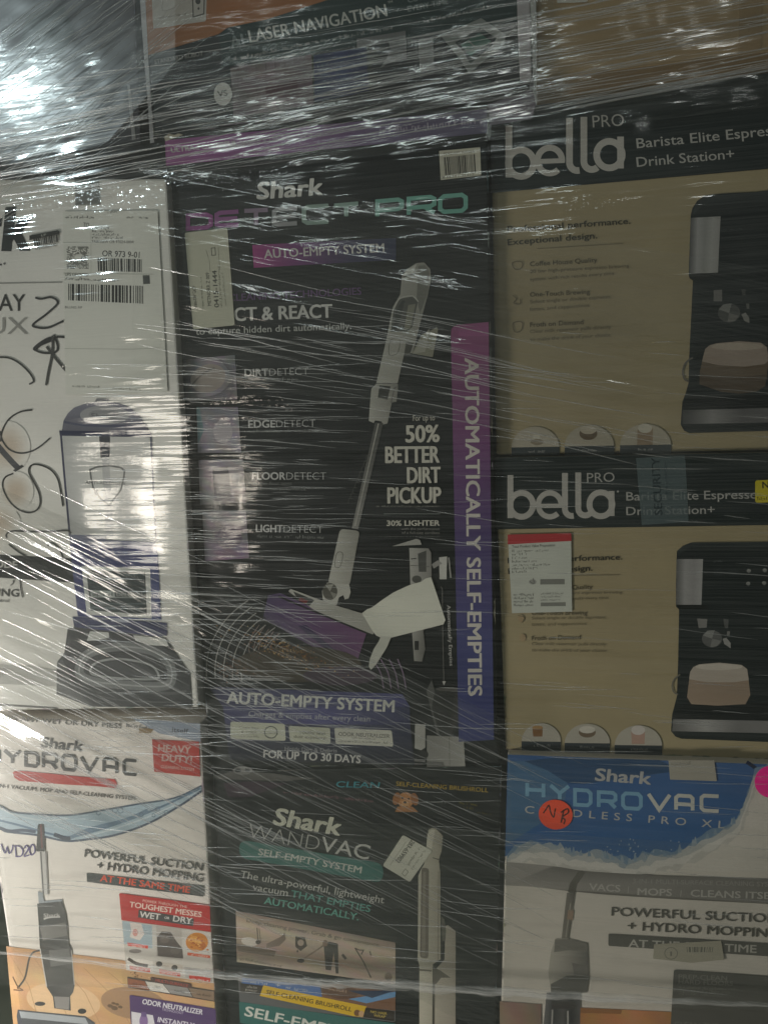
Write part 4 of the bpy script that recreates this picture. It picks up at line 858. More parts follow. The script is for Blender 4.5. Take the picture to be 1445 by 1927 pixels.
a = Art(B, 'small_lettering'); a.text('3-IN-1 VACUUM, MOP AND SELF-CLEANING SYSTEM', (-12, 1481), (255, 1506), 7.5, (80, 78, 76), 0.018); a.done()
a = Art(B, 'red_badge'); a.poly(e([(925, 198), (1210, 212), (1218, 425), (938, 395)]), (186, 54, 44)); rbd = a.done()
a = Art(B, 'lettering'); a.text('HEAVY', (298, 1414), (359, 1418), 14, (206, 176, 166), 0.035); a.text('DUTY!', (305, 1432), (361, 1436.5), 14, (206, 176, 166), 0.035); a.text('CLEANING SYSTEM', (303, 1445), (365, 1450.5), 5.5, (214, 186, 176), 0.015)
a.done(rbd)
a = Art(B, 'splash_picture')
top = smooth(e([(-150, 560), (0, 600), (80, 640), (250, 655), (420, 660), (620, 630), (850, 590), (1060, 555), (1224, 480)]), 4); bot = smooth(e([(-150, 700), (0, 740), (50, 760), (230, 780), (400, 815), (540, 805), (700, 780), (900, 710), (1080, 610), (1226, 512)]), 4)
a.poly(top+bot[::-1], lambda x, y: (176, 194, 206)); a.stroke(top, 3, (70, 88, 108)); a.stroke(bot, 4, (52, 70, 96))
a.stroke(e([(0, 690), (120, 720), (300, 770), (420, 790), (560, 760), (800, 680), (1000, 600), (1220, 495)]), 4, (96, 122, 146), sm=4); a.stroke(e([(420, 800), (560, 740), (760, 690), (900, 630)]), 7, (112, 136, 158), sm=4); a.stroke(e([(520, 790), (700, 740), (900, 670), (1060, 600)]), 3, (214, 224, 230), sm=4); a.stroke(e([(0, 615), (90, 655), (260, 690), (420, 680)]), 3, (206, 216, 222), sm=4); a.stroke(e([(0, 735), (60, 755), (140, 750), (220, 760)]), 6, (56, 72, 96), sm=4); a.stroke(e([(330, 775), (400, 800), (430, 800)]), 8, (44, 56, 76), sm=4)
for x, y, r in ((600, 645, 4), (700, 630, 4.5), (735, 630, 5), (960, 620, 4), (1010, 640, 3.5), (860, 655, 4), (935, 660, 3)):
    a.stroke([(x/3.2286+r*math.cos(t/2), 1330+y/3.2286+r*math.sin(t/2)) for t in range(13)], 1.2, (84, 104, 126))
a.done()
a = Art(B, 'marker_scrawl'); P_ = (76, 60, 126)
a.stroke([(3, 1588), (7, 1600), (11, 1605), (14, 1594), (18, 1606), (23, 1600), (25, 1590)], 2.2, P_, sm=4); a.stroke([(29, 1591), (31, 1612)], 2.2, P_); a.stroke([(27, 1592), (38, 1593), (44, 1602), (40, 1611), (30, 1612)], 2.2, P_, sm=4); a.stroke([(46, 1597), (50, 1591), (54, 1597), (46, 1611), (56, 1609)], 2.2, P_, sm=4); a.stroke([(60, 1590), (56, 1600), (60, 1609), (66, 1603), (65, 1592)], 2.2, P_, closed=True, sm=4); a.done()
a = Art(B, 'floor_picture')
a.grad(e([(40, 1455), (730, 1540), (790, 2010), (90, 2010)]), [(196, 152, 108), (222, 180, 132), (204, 160, 112), (214, 172, 126)], n=10, axis='v', m=8, jit=5); a.grad(e([(730, 1540), (1300, 1625), (1312, 2010), (790, 2010)]), [(200, 156, 110), (214, 172, 124)], n=8, axis='v', m=6, jit=5)
a.ell(252, 1888, 62, 30, (170, 136, 104), rot=8); a.ell(120, 1884, 70, 34, (226, 190, 148), rot=8)
for k in range(5): a.stroke(e([(60+k*150, 1500+k*28), (180+k*170, 1700+k*20), (260+k*190, 1990)]), .9, (178, 138, 96))
for x, y, r in ((208, 1893, 4), (214, 1888, 3), (221, 1890, 3), (227, 1895, 3.4), (216, 1897, 5)): a.ell(x, y, r*1.3, r*.8, (112, 88, 66), rot=10)
for k in range(40): a.ell(255+rnd.gauss(0, 6), 1838+rnd.gauss(0, 9)+0, rnd.uniform(.6, 1.6), rnd.uniform(.5, 1.2), (110, 80, 52), n=7)
a.done()
a = Art(B, 'vacuum_picture'); V = (62, 62, 62)
a.stroke(e([(245, 1480), (205, 1492), (180, 1530), (165, 1600), (150, 1655), (108, 1712)]), 3.4, (58, 54, 50), sm=5); a.stroke(e([(80, 1640), (110, 1700), (140, 1722), (85, 1720)]), 2, (110, 84, 60), sm=3)
a.rrect(e([(232, 712), (270, 710), (278, 880), (222, 880)]), 4, (50, 48, 48)); a.stroke(e([(250, 715), (258, 860)]), 3, (110, 60, 56)); a.poly(e([(242, 878), (285, 880), (298, 1140), (258, 1140)]), (196, 192, 188)); a.stroke(e([(250, 880), (266, 1140)]), 2.6, (84, 82, 82)); a.stroke(e([(280, 880), (294, 1140)]), 1.4, (110, 108, 108))
a.poly(e([(232, 1120), (262, 1130), (270, 1180), (380, 1170), (384, 1190), (238, 1196)]), (148, 154, 160)); a.poly(e([(228, 1196), (380, 1182), (402, 1258), (412, 1320), (420, 1440), (438, 1470), (456, 1690), (446, 1735), (428, 1760), (432, 1846), (332, 1832), (324, 1762), (284, 1700), (262, 1560), (244, 1460), (236, 1300)]), body((44, 44, 44), (92, 90, 88), 72, 140))
a.poly(e([(244, 1340), (400, 1310), (412, 1390), (262, 1420)]), (120, 116, 112)); a.stroke(e([(268, 1290), (300, 1280), (368, 1276)]), 3, (196, 192, 188), sm=3); a.text('Shark', (83, 1726), (114, 1725), 7, (190, 186, 182), .03); a.poly(e([(300, 1480), (420, 1470), (436, 1560), (310, 1580)]), (112, 110, 108)); a.poly(e([(280, 1600), (440, 1590), (450, 1680), (300, 1700)]), (74, 72, 70)); a.stroke(e([(246, 1470), (268, 1600), (286, 1700)]), 2, (206, 200, 194)); a.stroke(e([(436, 1480), (454, 1690)]), 1.6, (190, 184, 178)); a.poly(e([(330, 1760), (424, 1764), (420, 1840), (340, 1830)]), (140, 136, 132))
a.ell(76, 1889, 10, 4, (60, 58, 56)); a.poly(e([(110, 1840), (330, 1862), (520, 1880), (580, 1920), (560, 2010), (120, 2010), (104, 1880)]), (84, 86, 90)); a.poly(e([(120, 1850), (520, 1890), (540, 1930), (130, 1890)]), (168, 172, 176)); a.poly(e([(122, 1930), (540, 1950), (540, 1990), (124, 1980)]), (120, 150, 168)); a.ell(155, 1903, 8, 5, (56, 54, 52)); a.done()
a = Art(B, 'claim_lettering'); a.text('POWERFUL SUCTION', (159.5, 1612), (381, 1638.5), 15, (72, 70, 68), 0.022); a.text('+ HYDRO MOPPING', (183, 1635), (382, 1659.5), 15.5, (72, 70, 68), 0.022); a.done()
a = Art(B, 'banner'); a.poly(e([(528, 1010), (1240, 1088), (1238, 1154), (530, 1064)]), (66, 70, 70)); bn = a.done()
a = Art(B, 'lettering'); a.text('AT THE SAME TIME', (189, 1658), (357, 1680.5), 13, (226, 82, 48), 0.03); a.done(bn)
a = Art(B, 'red_panel'); a.rrect(e([(725, 1132), (1275, 1205), (1282, 1368), (740, 1296)]), 3, (188, 44, 42), corners=(1, 1, 0, 0)); rp = a.done()
a = Art(B, 'lettering'); a.text('POWER THROUGH THE', (269, 1697), (352, 1709), 4.8, (236, 190, 176), 0.02); a.text('TOUGHEST MESSES', (244, 1706.5), (379, 1726), 10.5, (238, 214, 200), 0.03); a.poly(e([(845, 1232), (1180, 1288), (1175, 1334), (840, 1280)]), (58, 58, 60)); a.text('WET', (263, 1725.5), (301, 1731), 11.5, (226, 222, 216), 0.03); a.text('OR', (310, 1729), (319, 1730), 4.5, (226, 222, 216), 0.03); a.text('DRY', (326, 1733.5), (361, 1738.5), 11.5, (226, 222, 216), 0.03); a.done(rp)
a = Art(B, 'mess_pictures')
a.poly(e([(740, 1298), (1282, 1370), (1300, 1680), (770, 1600)]), (206, 200, 192))
a.poly(e([(745, 1300), (925, 1328), (928, 1470), (756, 1440)]), (168, 184, 192)); a.poly(e([(790, 1310), (860, 1320), (880, 1380), (850, 1420), (790, 1400), (800, 1360)]), (226, 214, 206)); a.ell(255, 1755, 5, 7, (214, 150, 140)); a.poly(e([(775, 1432), (902, 1450), (900, 1470), (778, 1452)]), (214, 70, 56)); a.small_print((249, 1781), (272, 1784), 4, (240, 214, 206)); a.ell(255, 1790, 12, 4, (140, 132, 128))
a.poly(e([(950, 1330), (1105, 1350), (1108, 1540), (950, 1518)]), (188, 180, 172)); a.poly(e([(955, 1400), (985, 1365), (1040, 1370), (1070, 1420), (1110, 1470), (1115, 1530), (960, 1515)]), (90, 80, 76)); a.ell(310, 1768, 9, 7, (110, 98, 92)); a.ell(330, 1788, 10, 7, (104, 94, 88)); a.small_print((312, 1763), (326, 1765), 4, (60, 54, 50))
a.ell(371, 1773, 21, 18, (206, 132, 44)); a.ell(366, 1768, 9, 7, (226, 160, 70)); a.ell(380, 1779, 8, 6, (180, 100, 30)); a.box['n'] += 1
for k in range(24): a.ell(371+rnd.gauss(0, 9), 1773+rnd.gauss(0, 7), 2.2, 1.6, rnd.choice(((190, 104, 34), (232, 176, 92), (170, 90, 28))), n=7)
a.poly(e([(1140, 1492), (1278, 1512), (1278, 1528), (1140, 1510)]), (206, 90, 56)); a.small_print((356, 1797), (393, 1802), 4, (236, 206, 190))
a.poly(e([(768, 1520), (930, 1545), (938, 1615), (780, 1590)]), (226, 220, 212)); a.stroke(e([(780, 1530), (830, 1560), (900, 1575)]), 6, (70, 60, 56), sm=3); a.poly(e([(788, 1572), (915, 1590), (914, 1614), (790, 1595)]), (206, 60, 48)); a.small_print((250, 1823), (276, 1827), 4, (240, 214, 206))
a.poly(e([(945, 1545), (1110, 1570), (1112, 1640), (950, 1615)]), (196, 186, 174)); a.ell(300, 1814, 6, 5, (50, 44, 42)); a.ell(329, 1821, 6, 5, (50, 44, 42)); a.poly(e([(968, 1594), (1098, 1616), (1097, 1640), (972, 1620)]), (206, 60, 48)); a.small_print((305, 1832), (335, 1837), 4, (240, 214, 206))
a.poly(e([(1122, 1580), (1285, 1604), (1290, 1670), (1128, 1644)]), (176, 172, 168)); a.poly(e([(1148, 1628), (1280, 1648), (1278, 1672), (1152, 1652)]), (206, 60, 48)); a.small_print((361, 1843), (391, 1847), 4, (240, 214, 206)); a.done()
a = Art(B, 'surface_strip')
a.poly(e([(775, 1640), (1305, 1725), (1305, 1792), (780, 1706)]), (70, 60, 54)); a.poly(e([(778, 1650), (880, 1668), (910, 1722), (782, 1700)]), (146, 84, 54)); a.poly(e([(884, 1668), (990, 1684), (1036, 1742), (914, 1722)]), (214, 208, 198)); a.poly(e([(996, 1686), (1140, 1708), (1170, 1762), (1040, 1742)]), (150, 146, 142)); a.poly(e([(1146, 1708), (1302, 1730), (1302, 1786), (1176, 1764)]), (140, 118, 98)); a.rrect(e([(915, 1640), (1165, 1682), (1166, 1710), (918, 1668)]), 3, (84, 56, 50)); a.text('MULTI-SURFACE', (293, 1847), (354, 1858), 5.5, (170, 70, 58), .02); a.text('TILE', (291, 1858.5), (301, 1860), 4, (90, 88, 84)); a.text('MARBLE', (328, 1866), (348, 1869), 4, (60, 58, 56)); a.small_print((371, 1872), (398, 1876), 4, (60, 52, 46)); a.small_print((248, 1851), (268, 1855), 4, (70, 44, 34)); a.done()
a = Art(B, 'purple_panel'); a.rrect(e([(788, 1750), (1312, 1835), (1316, 2010), (800, 2010)]), 4, (86, 62, 108)); pp = a.done()
a = Art(B, 'lettering'); a.text('ODOR NEUTRALIZER', (268, 1889), (381, 1909.5), 10, (226, 222, 228), 0.028); a.text('TECHNOLOGY', (305, 1901), (345, 1909), 4.5, (190, 180, 200), .015); a.poly(e([(800, 1852), (930, 1874), (960, 2010), (805, 2010)]), (222, 218, 222)); a.ell(271, 1922, 8, 14, (140, 110, 160)); a.rrect([(266, 1904), (276, 1905), (277, 1914), (266, 1913)], 2, (110, 84, 136)); a.text('INSTANTLY', (297, 1923), (365, 1935), 10, (226, 220, 230), .025); a.text('REMOVES', (298, 1937), (358, 1947), 10, (226, 220, 230), .025); a.done(pp)

# ---- top row
B = make_box('robot_vacuum_box', 'dark robot vacuum box with a brown panel and a white round badge', 'box',
    [(266, -160), (984, -230), (996, 166), (289, 254)], 0.012, (38, 42, 44))
a = Art(B, 'brown_panel')
a.poly([(268, -150), (984, -220), (984, -60), (745, -12), (616, 0), (588, 10), (500, 37), (450, 48), (428, 52), (412, 64), (276, 105)], (152, 100, 62)); bp2 = a.done()
a = Art(B, 'picture_card')
a.rrect([(283, -70), (392, -94), (388, 40), (289, 54)], 4, (176, 170, 162)); a.stroke([(362, -40), (386, -44), (384, 26), (364, 32)], 2.4, (96, 92, 88), closed=True); a.ell(373, 2, 5, 6, (70, 68, 66)); a.ell(374, 16, 2, 2.4, (70, 68, 66)); a.stroke([(310, -10), (306, 20), (330, 14)], 1.2, (140, 136, 130), sm=3); a.small_print((300, 36), (352, 28), 5, (130, 126, 120)); a.done(bp2)
a = Art(B, 'header_banner'); a.poly([(413, 65), (428, 52), (500, 37), (616, 0), (745, -12), (984, -60), (984, 38), (750, 74), (418, 126)], (34, 52, 52)); hb = a.done()
a = Art(B, 'lettering'); C = (176, 176, 170)
a.text('AI', (436, 92), (461, 86), 24, (96, 106, 106), .025); a.text('LASER NAVIGATION', (471, 80), (729, 30), 24, C, .016); a.text('TM', (730, 7), (739, 5), 5, C); a.small_print((440, 114), (600, 80), 7, (140, 140, 136)); a.small_print((604, 79), (738, 55), 6.5, (130, 132, 128)); a.text('EVERY TIME', (768, 22), (844, 7), 11, (120, 128, 126), .015); a.text('COVERAGE', (768, 5), (836, -8), 10, (120, 128, 126), .015); a.small_print((798, 43), (922, 15), 6.5, (134, 134, 130)); a.done(hb)
a = Art(B, 'lettering'); a.text('STANDARD ROBOT', (292, 121), (383, 104), 9, (150, 148, 144), .01); a.text('· Randomly cleans', (300, 234), (373, 222), 7, (120, 120, 116), .004); a.text('· Bumps into objects', (301, 249), (384, 234), 7, (112, 112, 108), .004); a.small_print((448, 229), (560, 214), 6, (96, 96, 94)); a.done()
a = Art(B, 'room_picture')
a.grad([(434, 128), (586, 103), (590, 196), (440, 221)], [(104, 92, 96), (118, 104, 106), (96, 84, 90)], n=6, m=5, jit=5)
for k in range(8): a.stroke([(446+k*18, 126-k*3), (450+k*18, 219-k*3)], 1, (84, 74, 78))
a.poly([(500, 165), (560, 150), (562, 168), (502, 184)], (92, 66, 74)); a.done()
a = Art(B, 'room_picture')
a.grad([(590, 104), (690, 88), (694, 172), (592, 192)], [(44, 50, 84), (52, 60, 100), (36, 42, 72)], n=6, m=5, jit=4); a.poly([(671, 73), (763, 58), (765, 110), (728, 120), (716, 128), (726, 112), (736, 92), (730, 78), (672, 90)], (112, 112, 112)); a.done()
a = Art(B, 'map_picture')
a.poly([(787, 76), (814, 70), (817, 130), (790, 134)], (120, 120, 118)); a.poly([(829, 67), (905, 34), (952, 66), (946, 86), (882, 138), (866, 112)], (132, 136, 132)); a.poly([(856, 80), (904, 52), (934, 72), (926, 86), (884, 120), (872, 98)], (44, 54, 54)); a.poly([(866, 84), (902, 62), (924, 78), (884, 106)], (74, 108, 96)); a.stroke([(880, 76), (896, 90), (912, 86)], 2, (132, 136, 132)); a.done()
a = Art(B, 'round_badge'); a.ell(420, 177, 17, 21.5, (196, 194, 188), n=40); rb_ = a.done()
a = Art(B, 'lettering'); a.text('VS', (411, 183), (429, 180), 12, (70, 70, 68), .02); a.done(rb_)
a = Art(B, 'worn_edge'); a.poly([(266, -160), (254, -158), (268, 60), (279, 200), (283, 270), (291, 268), (289, 254), (280, 120)], (178, 176, 178)); a.done(); a = Art(B, 'worn_edge'); a.poly([(966, -228), (990, -232), (997, 60), (999, 150), (990, 156), (978, 150), (974, 60)], (176, 170, 172)); a.done()

B = make_box('plain_dark_box', 'dark unprinted looking box behind the brightest glare, with a pale worn edge', 'box',
    [(-80, -170), (247, -160), (266, 272), (-70, 322)], 0.026, (62, 58, 64))
a = Art(B, 'small_lettering')
for k in range(6): a.small_print((-40, 44+k*10), (26-k*3, 38+k*10), 6, (104, 98, 104))
a.poly([(50, 30), (120, 10), (140, 60), (120, 100), (64, 110), (40, 80)], (48, 54, 54)); a.done()
a = Art(B, 'worn_edge'); a.poly([(240, 160), (245, 160), (256, 262), (249, 264)], (160, 158, 158)); a.done()

B = make_box('plain_brown_carton', 'plain brown cardboard carton on top of the coffee machine boxes', 'box',
    [(1006, -240), (1520, -300), (1520, 122), (1010, 202)], 0.024, (166, 142, 106))
a = Art(B, 'bottom_fold'); a.poly([(1009, 150), (1380, 104), (1520, 90), (1520, 122), (1010, 202)], (132, 108, 76)); a.stroke([(1009, 150), (1380, 103), (1520, 89)], 2, (176, 146, 104)); a.done()
a = Art(B, 'packing_tape', TAPE); a.poly([(1395, -280), (1440, -285), (1432, 98), (1388, 104)], (176, 150, 112)); a.done()
a = Art(B, 'white_label', PAPER); a.poly([(1044, -60), (1110, -68), (1104, 4), (1048, 6)], (190, 186, 176)); a.done()

# ------------------------------------------------------------------ stretch film
def film_material(name, reflect, rough, veil, spread, fine):
    m = bpy.data.materials.new(name); m.use_nodes = True
    nt = m.node_tree; N = nt.nodes; L = nt.links; N.clear()
    out = N.new('ShaderNodeOutputMaterial')
    st = N.new('ShaderNodeAttribute'); st.attribute_name = 'along_across'
    am = N.new('ShaderNodeAttribute'); am.attribute_name = 'strain'
    td = N.new('ShaderNodeAttribute'); td.attribute_name = 'across_dir'
    sa = N.new('ShaderNodeSeparateXYZ'); L.new(am.outputs['Vector'], sa.inputs[0])
    def noise(sx, sy, off, detail, rough_=0.55):
        mp = N.new('ShaderNodeMapping'); mp.inputs['Scale'].default_value = (sx, sy, 1); mp.inputs['Location'].default_value = (off, off*1.7, off)
        L.new(st.outputs['Vector'], mp.inputs[0])
        n = N.new('ShaderNodeTexNoise'); n.inputs['Scale'].default_value = 1; n.inputs['Detail'].default_value = detail; n.inputs['Roughness'].default_value = rough_
        L.new(mp.outputs[0], n.inputs['Vector']); return n
    def math_(op, a, b):
        k = N.new('ShaderNodeMath'); k.operation = op
        for i, v in enumerate((a, b)):
            if v is None: continue
            if isinstance(v, (int, float)): k.inputs[i].default_value = v
            else: L.new(v, k.inputs[i])
        return k.outputs[0]
    n1 = noise(0.0030, 0.055, 3.1, 2); n2 = noise(0.006, 0.21, 11.3, 1.6); n3 = noise(0.006, 0.018, 23.7, 2)
    a = math_('MULTIPLY', math_('SUBTRACT', n1.outputs[0], 0.5), spread)
    b = math_('MULTIPLY', math_('SUBTRACT', n2.outputs[0], 0.5), fine)
    patch = N.new('ShaderNodeMapRange'); patch.inputs[1].default_value = 0.36; patch.inputs[2].default_value = 0.66; patch.inputs[3].default_value = 0.25; patch.inputs[4].default_value = 1.25
    L.new(n3.outputs[0], patch.inputs[0])
    sl = math_('MULTIPLY', math_('MULTIPLY', math_('ADD', a, b), patch.outputs[0]), sa.outputs['X'])
    v1 = N.new('ShaderNodeVectorMath'); v1.operation = 'SCALE'; L.new(td.outputs['Vector'], v1.inputs[0]); L.new(sl, v1.inputs['Scale'])
    nc = noise(0.16, 0.16, 41.0, 3)
    sub = N.new('ShaderNodeVectorMath'); sub.operation = 'SUBTRACT'; L.new(nc.outputs['Color'], sub.inputs[0]); sub.inputs[1].default_value = (0.5, 0.5, 0.5)
    v2 = N.new('ShaderNodeVectorMath'); v2.operation = 'SCALE'; L.new(sub.outputs[0], v2.inputs[0]); L.new(sa.outputs['Y'], v2.inputs['Scale'])
    ge = N.new('ShaderNodeNewGeometry')
    ad = N.new('ShaderNodeVectorMath'); ad.operation = 'ADD'; L.new(v1.outputs[0], ad.inputs[0]); L.new(v2.outputs[0], ad.inputs[1])
    ad2 = N.new('ShaderNodeVectorMath'); ad2.operation = 'ADD'; L.new(ad.outputs[0], ad2.inputs[0]); L.new(ge.outputs['Normal'], ad2.inputs[1])
    nm = N.new('ShaderNodeVectorMath'); nm.operation = 'NORMALIZE'; L.new(ad2.outputs[0], nm.inputs[0])
    gl = N.new('ShaderNodeBsdfGlossy'); gl.inputs['Roughness'].default_value = rough; gl.inputs['Color'].default_value = (1, 1, 1, 1); L.new(nm.outputs[0], gl.inputs['Normal'])
    tr = N.new('ShaderNodeBsdfTransparent'); tr.inputs['Color'].default_value = (0.992, 0.995, 0.99, 1)
    df = N.new('ShaderNodeBsdfDiffuse'); df.inputs['Color'].default_value = (0.8, 0.82, 0.78, 1)
    m1 = N.new('ShaderNodeMixShader'); L.new(math_('MULTIPLY', sa.outputs['Z'], reflect), m1.inputs[0]); L.new(tr.outputs[0], m1.inputs[1]); L.new(gl.outputs[0], m1.inputs[2])
    m2 = N.new('ShaderNodeMixShader'); 
    n4 = noise(0.004, 0.55, 57.0, 3); vr = N.new('ShaderNodeMapRange'); vr.inputs[1].default_value = 0.40; vr.inputs[2].default_value = 0.75; vr.inputs[3].default_value = 0.25*veil; vr.inputs[4].default_value = 3.4*veil
    L.new(n4.outputs[0], vr.inputs[0]); L.new(vr.outputs[0], m2.inputs[0]); L.new(m1.outputs[0], m2.inputs[1]); L.new(df.outputs[0], m2.inputs[2])
    L.new(m2.outputs[0], out.inputs['Surface'])
    return m
FILM = film_material('stretch_film', 0.11, 0.075, 0.010, 0.40, 0.52)
FILM_SOFT = film_material('slack_stretch_film', 0.08, 0.24, 0.008, 0.30, 0.45)

wrap = bpy.data.objects.new('stretch_wrap', None); COL.objects.link(wrap); wrap.location = (0, 0, 0.0)
wrap['label'] = 'clear wrinkled stretch film wound tightly around the whole stack of boxes'; wrap['category'] = 'plastic wrap'

def lowfreq(nx, ny, seed, cx, cy):
    r = np.random.RandomState(seed); g = r.randn(cy+3, cx+3)
    X = np.linspace(0, cx, nx); Y = np.linspace(0, cy, ny)
    def interp(g, X, ax):
        i = X.astype(int); t = X-i; t = t*t*(3-2*t)
        a = np.take(g, i, ax); b = np.take(g, i+1, ax); sh = [1, 1]; sh[ax] = -1
        return a*(1-t.reshape(sh))+b*t.reshape(sh)
    return interp(interp(g, X, 1), Y, 0)

LEFT = ([-300, 0, 1345, 1650, 1927, 2300], [-78, -72, -48, 2, 40, 92])

def film_layer(name, top, bottom, x0, x1, depth, seed, direction, strain, bulge=0.0009, step=9, wrap_left=False, mat=None, label=None):
    """one pass of the film. top/bottom: lists of (x, y) giving the band's edges; direction(x, y) -> (t, angle) gives the run of the wrinkles"""
    nx = int((x1-x0)/step)+1
    xs = np.linspace(x0, x1, nx)
    yt = np.interp(xs, [p[0] for p in top], [p[1] for p in top]); yb = np.interp(xs, [p[0] for p in bottom], [p[1] for p in bottom])
    ny = max(8, int((yb-yt).max()/step)+1)
    V = np.linspace(0, 1, ny)
    X = np.repeat(xs[None, :], ny, 0); Y = yt[None, :]+(yb-yt)[None, :]*V[:, None]
    if wrap_left:
        lx = np.interp(Y[:, 0], *LEFT); X = lx[:, None]+(X-x0)*((x1-lx)/(x1-x0))[:, None]
    P = on_face(X, Y, depth)
    P[..., 1] += bulge*lowfreq(nx, ny, seed, 11, 14) + bulge*0.5*lowfreq(nx, ny, seed+1, 22, 30)
    s, t, ang = direction(X, Y)
    A = strain(X, Y)
    # across-direction of the wrinkles on the vertical film
    ax, az = np.sin(ang), np.cos(ang)
    D = np.stack([ax, np.zeros_like(ax), az], -1)
    ST = np.stack([s+seed*137.0, t+seed*31.0, np.full_like(t, seed*3.3)], -1)
    if wrap_left:   # turn the corner and run back along the side of the stack
        k = 14; side = np.repeat(P[:, :1], k, 1).copy(); off = np.linspace(1, 0, k, endpoint=False)
        side[..., 1] += off*0.30; side[..., 0] -= 0.004*np.minimum(1, off*6)
        P = np.concatenate([side, P], 1)
        rep = lambda Q: np.concatenate([np.repeat(Q[:, :1], k, 1), Q], 1)
        D = rep(D); ST = rep(ST); A = rep(A); nx += k
    me = bpy.data.meshes.new(name)
    nv = nx*ny; me.vertices.add(nv); me.vertices.foreach_set('co', P.reshape(-1).astype(np.float32))
    i = np.arange((ny-1)*(nx-1)); r, c = i//(nx-1), i % (nx-1)
    F = np.stack([r*nx+c, (r+1)*nx+c, (r+1)*nx+c+1, r*nx+c+1], 1)
    nf = len(F); me.loops.add(nf*4); me.loops.foreach_set('vertex_index', F.reshape(-1).astype(np.int32))
    me.polygons.add(nf); me.polygons.foreach_set('loop_start', (np.arange(nf)*4).astype(np.int32)); me.polygons.foreach_set('use_smooth', np.ones(nf, bool))
    for nme, arr in (('along_across', ST), ('strain', A), ('across_dir', D)):
        at = me.attributes.new(nme, 'FLOAT_VECTOR', 'POINT'); at.data.foreach_set('vector', arr.reshape(-1).astype(np.float32))
    me.update(); me.validate()
    me.materials.append(mat or FILM)
    o = bpy.data.objects.new(name, me); COL.objects.link(o); o.parent = wrap
    if label: o['label'] = label
    return o

def straight(k):
    a = math.atan(k)
    return lambda X, Y: ((X+k*Y)*0.16, (Y-k*X)*math.cos(a), np.full_like(X, a))
def level(X, Y):      # level on the stack: follows the perspective of the picture
    k = (Y-960)/6500.0
    P = on_face(X, Y, 0.0)
    return P[..., 0]*1600, -P[..., 2]*1600, np.zeros_like(X)
def amp(str_=1.0, crinkle=0.0, gloss=1.0, spots=(), fade=None):
    def f(X, Y):
        a = np.full_like(X, str_); c = np.full_like(X, crinkle); g = np.full_like(X, gloss)
        for (x, y, rx, ry, v) in spots:
            c = c+v*np.exp(-((X-x)/rx)**2-((Y-y)/ry)**2)
        if fade is not None:
            w = fade(X, Y); g = g*w; a = a*(0.4+0.6*w)
        return np.stack([a, c, g], -1)
    return f
sig = lambda z: 1/(1+np.exp(-np.clip(z, -30, 30)))

D0 = -0.008
full_t = [(-100, -300), (1520, -300)]; full_b = [(-100, 2200), (1520, 2200)]
film_layer('film_layer', full_t, full_b, -80, 1515, D0, 1, level, amp(0.8, 0.02, 0.8, fade=lambda X, Y: 0.12+0.88*sig((Y-330)/40)), wrap_left=True, bulge=0.0008)
film_layer('film_layer', full_t, full_b, -80, 1515, D0-.0012, 2, level,
    amp(1.1, 0.02, 0.8, spots=((400, 335, 110, 22, .9), (160, 380, 130, 22, .7), (560, 760, 110, 90, .35), (1130, 385, 80, 12, .6), (110, 700, 30, 80, .4)), fade=lambda X, Y: 0.12+0.88*sig((Y-330)/40)), wrap_left=True, bulge=0.0009)
# pass that climbs to the right across the top
film_layer('film_layer', [(-80, 150), (300, 40), (1515, -120)], [(-80, 400), (300, 345), (1515, 190)], -80, 1515, D0-.0024, 3, straight(-0.19),
    amp(0.8, .004, 1.25, fade=lambda X, Y: 0.16+0.84*sig((Y+.19*X-262)/22)*sig((430-Y-.19*X)/18)), wrap_left=False, bulge=0.0008)
# slack steep folds at the upper left
film_layer('film_layer', [(-80, -250), (330, -250)], [(-80, 320), (200, 270), (330, 120)], -80, 330, D0-.0036, 4, straight(-0.75),
    amp(0.16, .002, 1.0), bulge=0.00012, mat=FILM_SOFT)
# passes that fall to the right
film_layer('film_layer', [(250, 300), (1515, 520)], [(250, 690), (1515, 900)], 250, 1515, D0-.0048, 5, straight(0.19),
    amp(1.0, .01, .65, fade=lambda X, Y: sig((X-260)/30)), bulge=0.0007)
film_layer('film_layer', [(-80, 880), (960, 1360)], [(-80, 1480), (960, 1960)], -80, 960, D0-.006, 6, straight(0.50),
    amp(1.3, .01, 1.2, fade=lambda X, Y: sig((940-X)/60)), bulge=0.0010)
film_layer('film_layer', [(-80, 1500), (1515, 1600)], [(-80, 1850), (1515, 1905)], -80, 1515, D0-.0072, 7, straight(0.075), amp(1.2, .02, .9), bulge=0.0008)

# gathered pleats: thin ridges of doubled film standing up from the sheet
PLEAT = bpy.data.materials.new('gathered_film'); PLEAT.use_nodes = True
nt = PLEAT.node_tree; nt.nodes.clear(); N = nt.nodes
ou = N.new('ShaderNodeOutputMaterial'); mx = N.new('ShaderNodeMixShader'); mx.inputs[0].default_value = 0.6
tr = N.new('ShaderNodeBsdfTransparent'); gl = N.new('ShaderNodeBsdfGlossy'); gl.inputs['Roughness'].default_value = 0.2
dfp = N.new('ShaderNodeBsdfDiffuse'); dfp.inputs['Color'].default_value = (.85, .86, .83, 1); mg = N.new('ShaderNodeMixShader'); mg.inputs[0].default_value = .25
nt.links.new(gl.outputs[0], mg.inputs[1]); nt.links.new(dfp.outputs[0], mg.inputs[2])
nt.links.new(tr.outputs[0], mx.inputs[1]); nt.links.new(mg.outputs[0], mx.inputs[2]); nt.links.new(mx.outputs[0], ou.inputs[0])

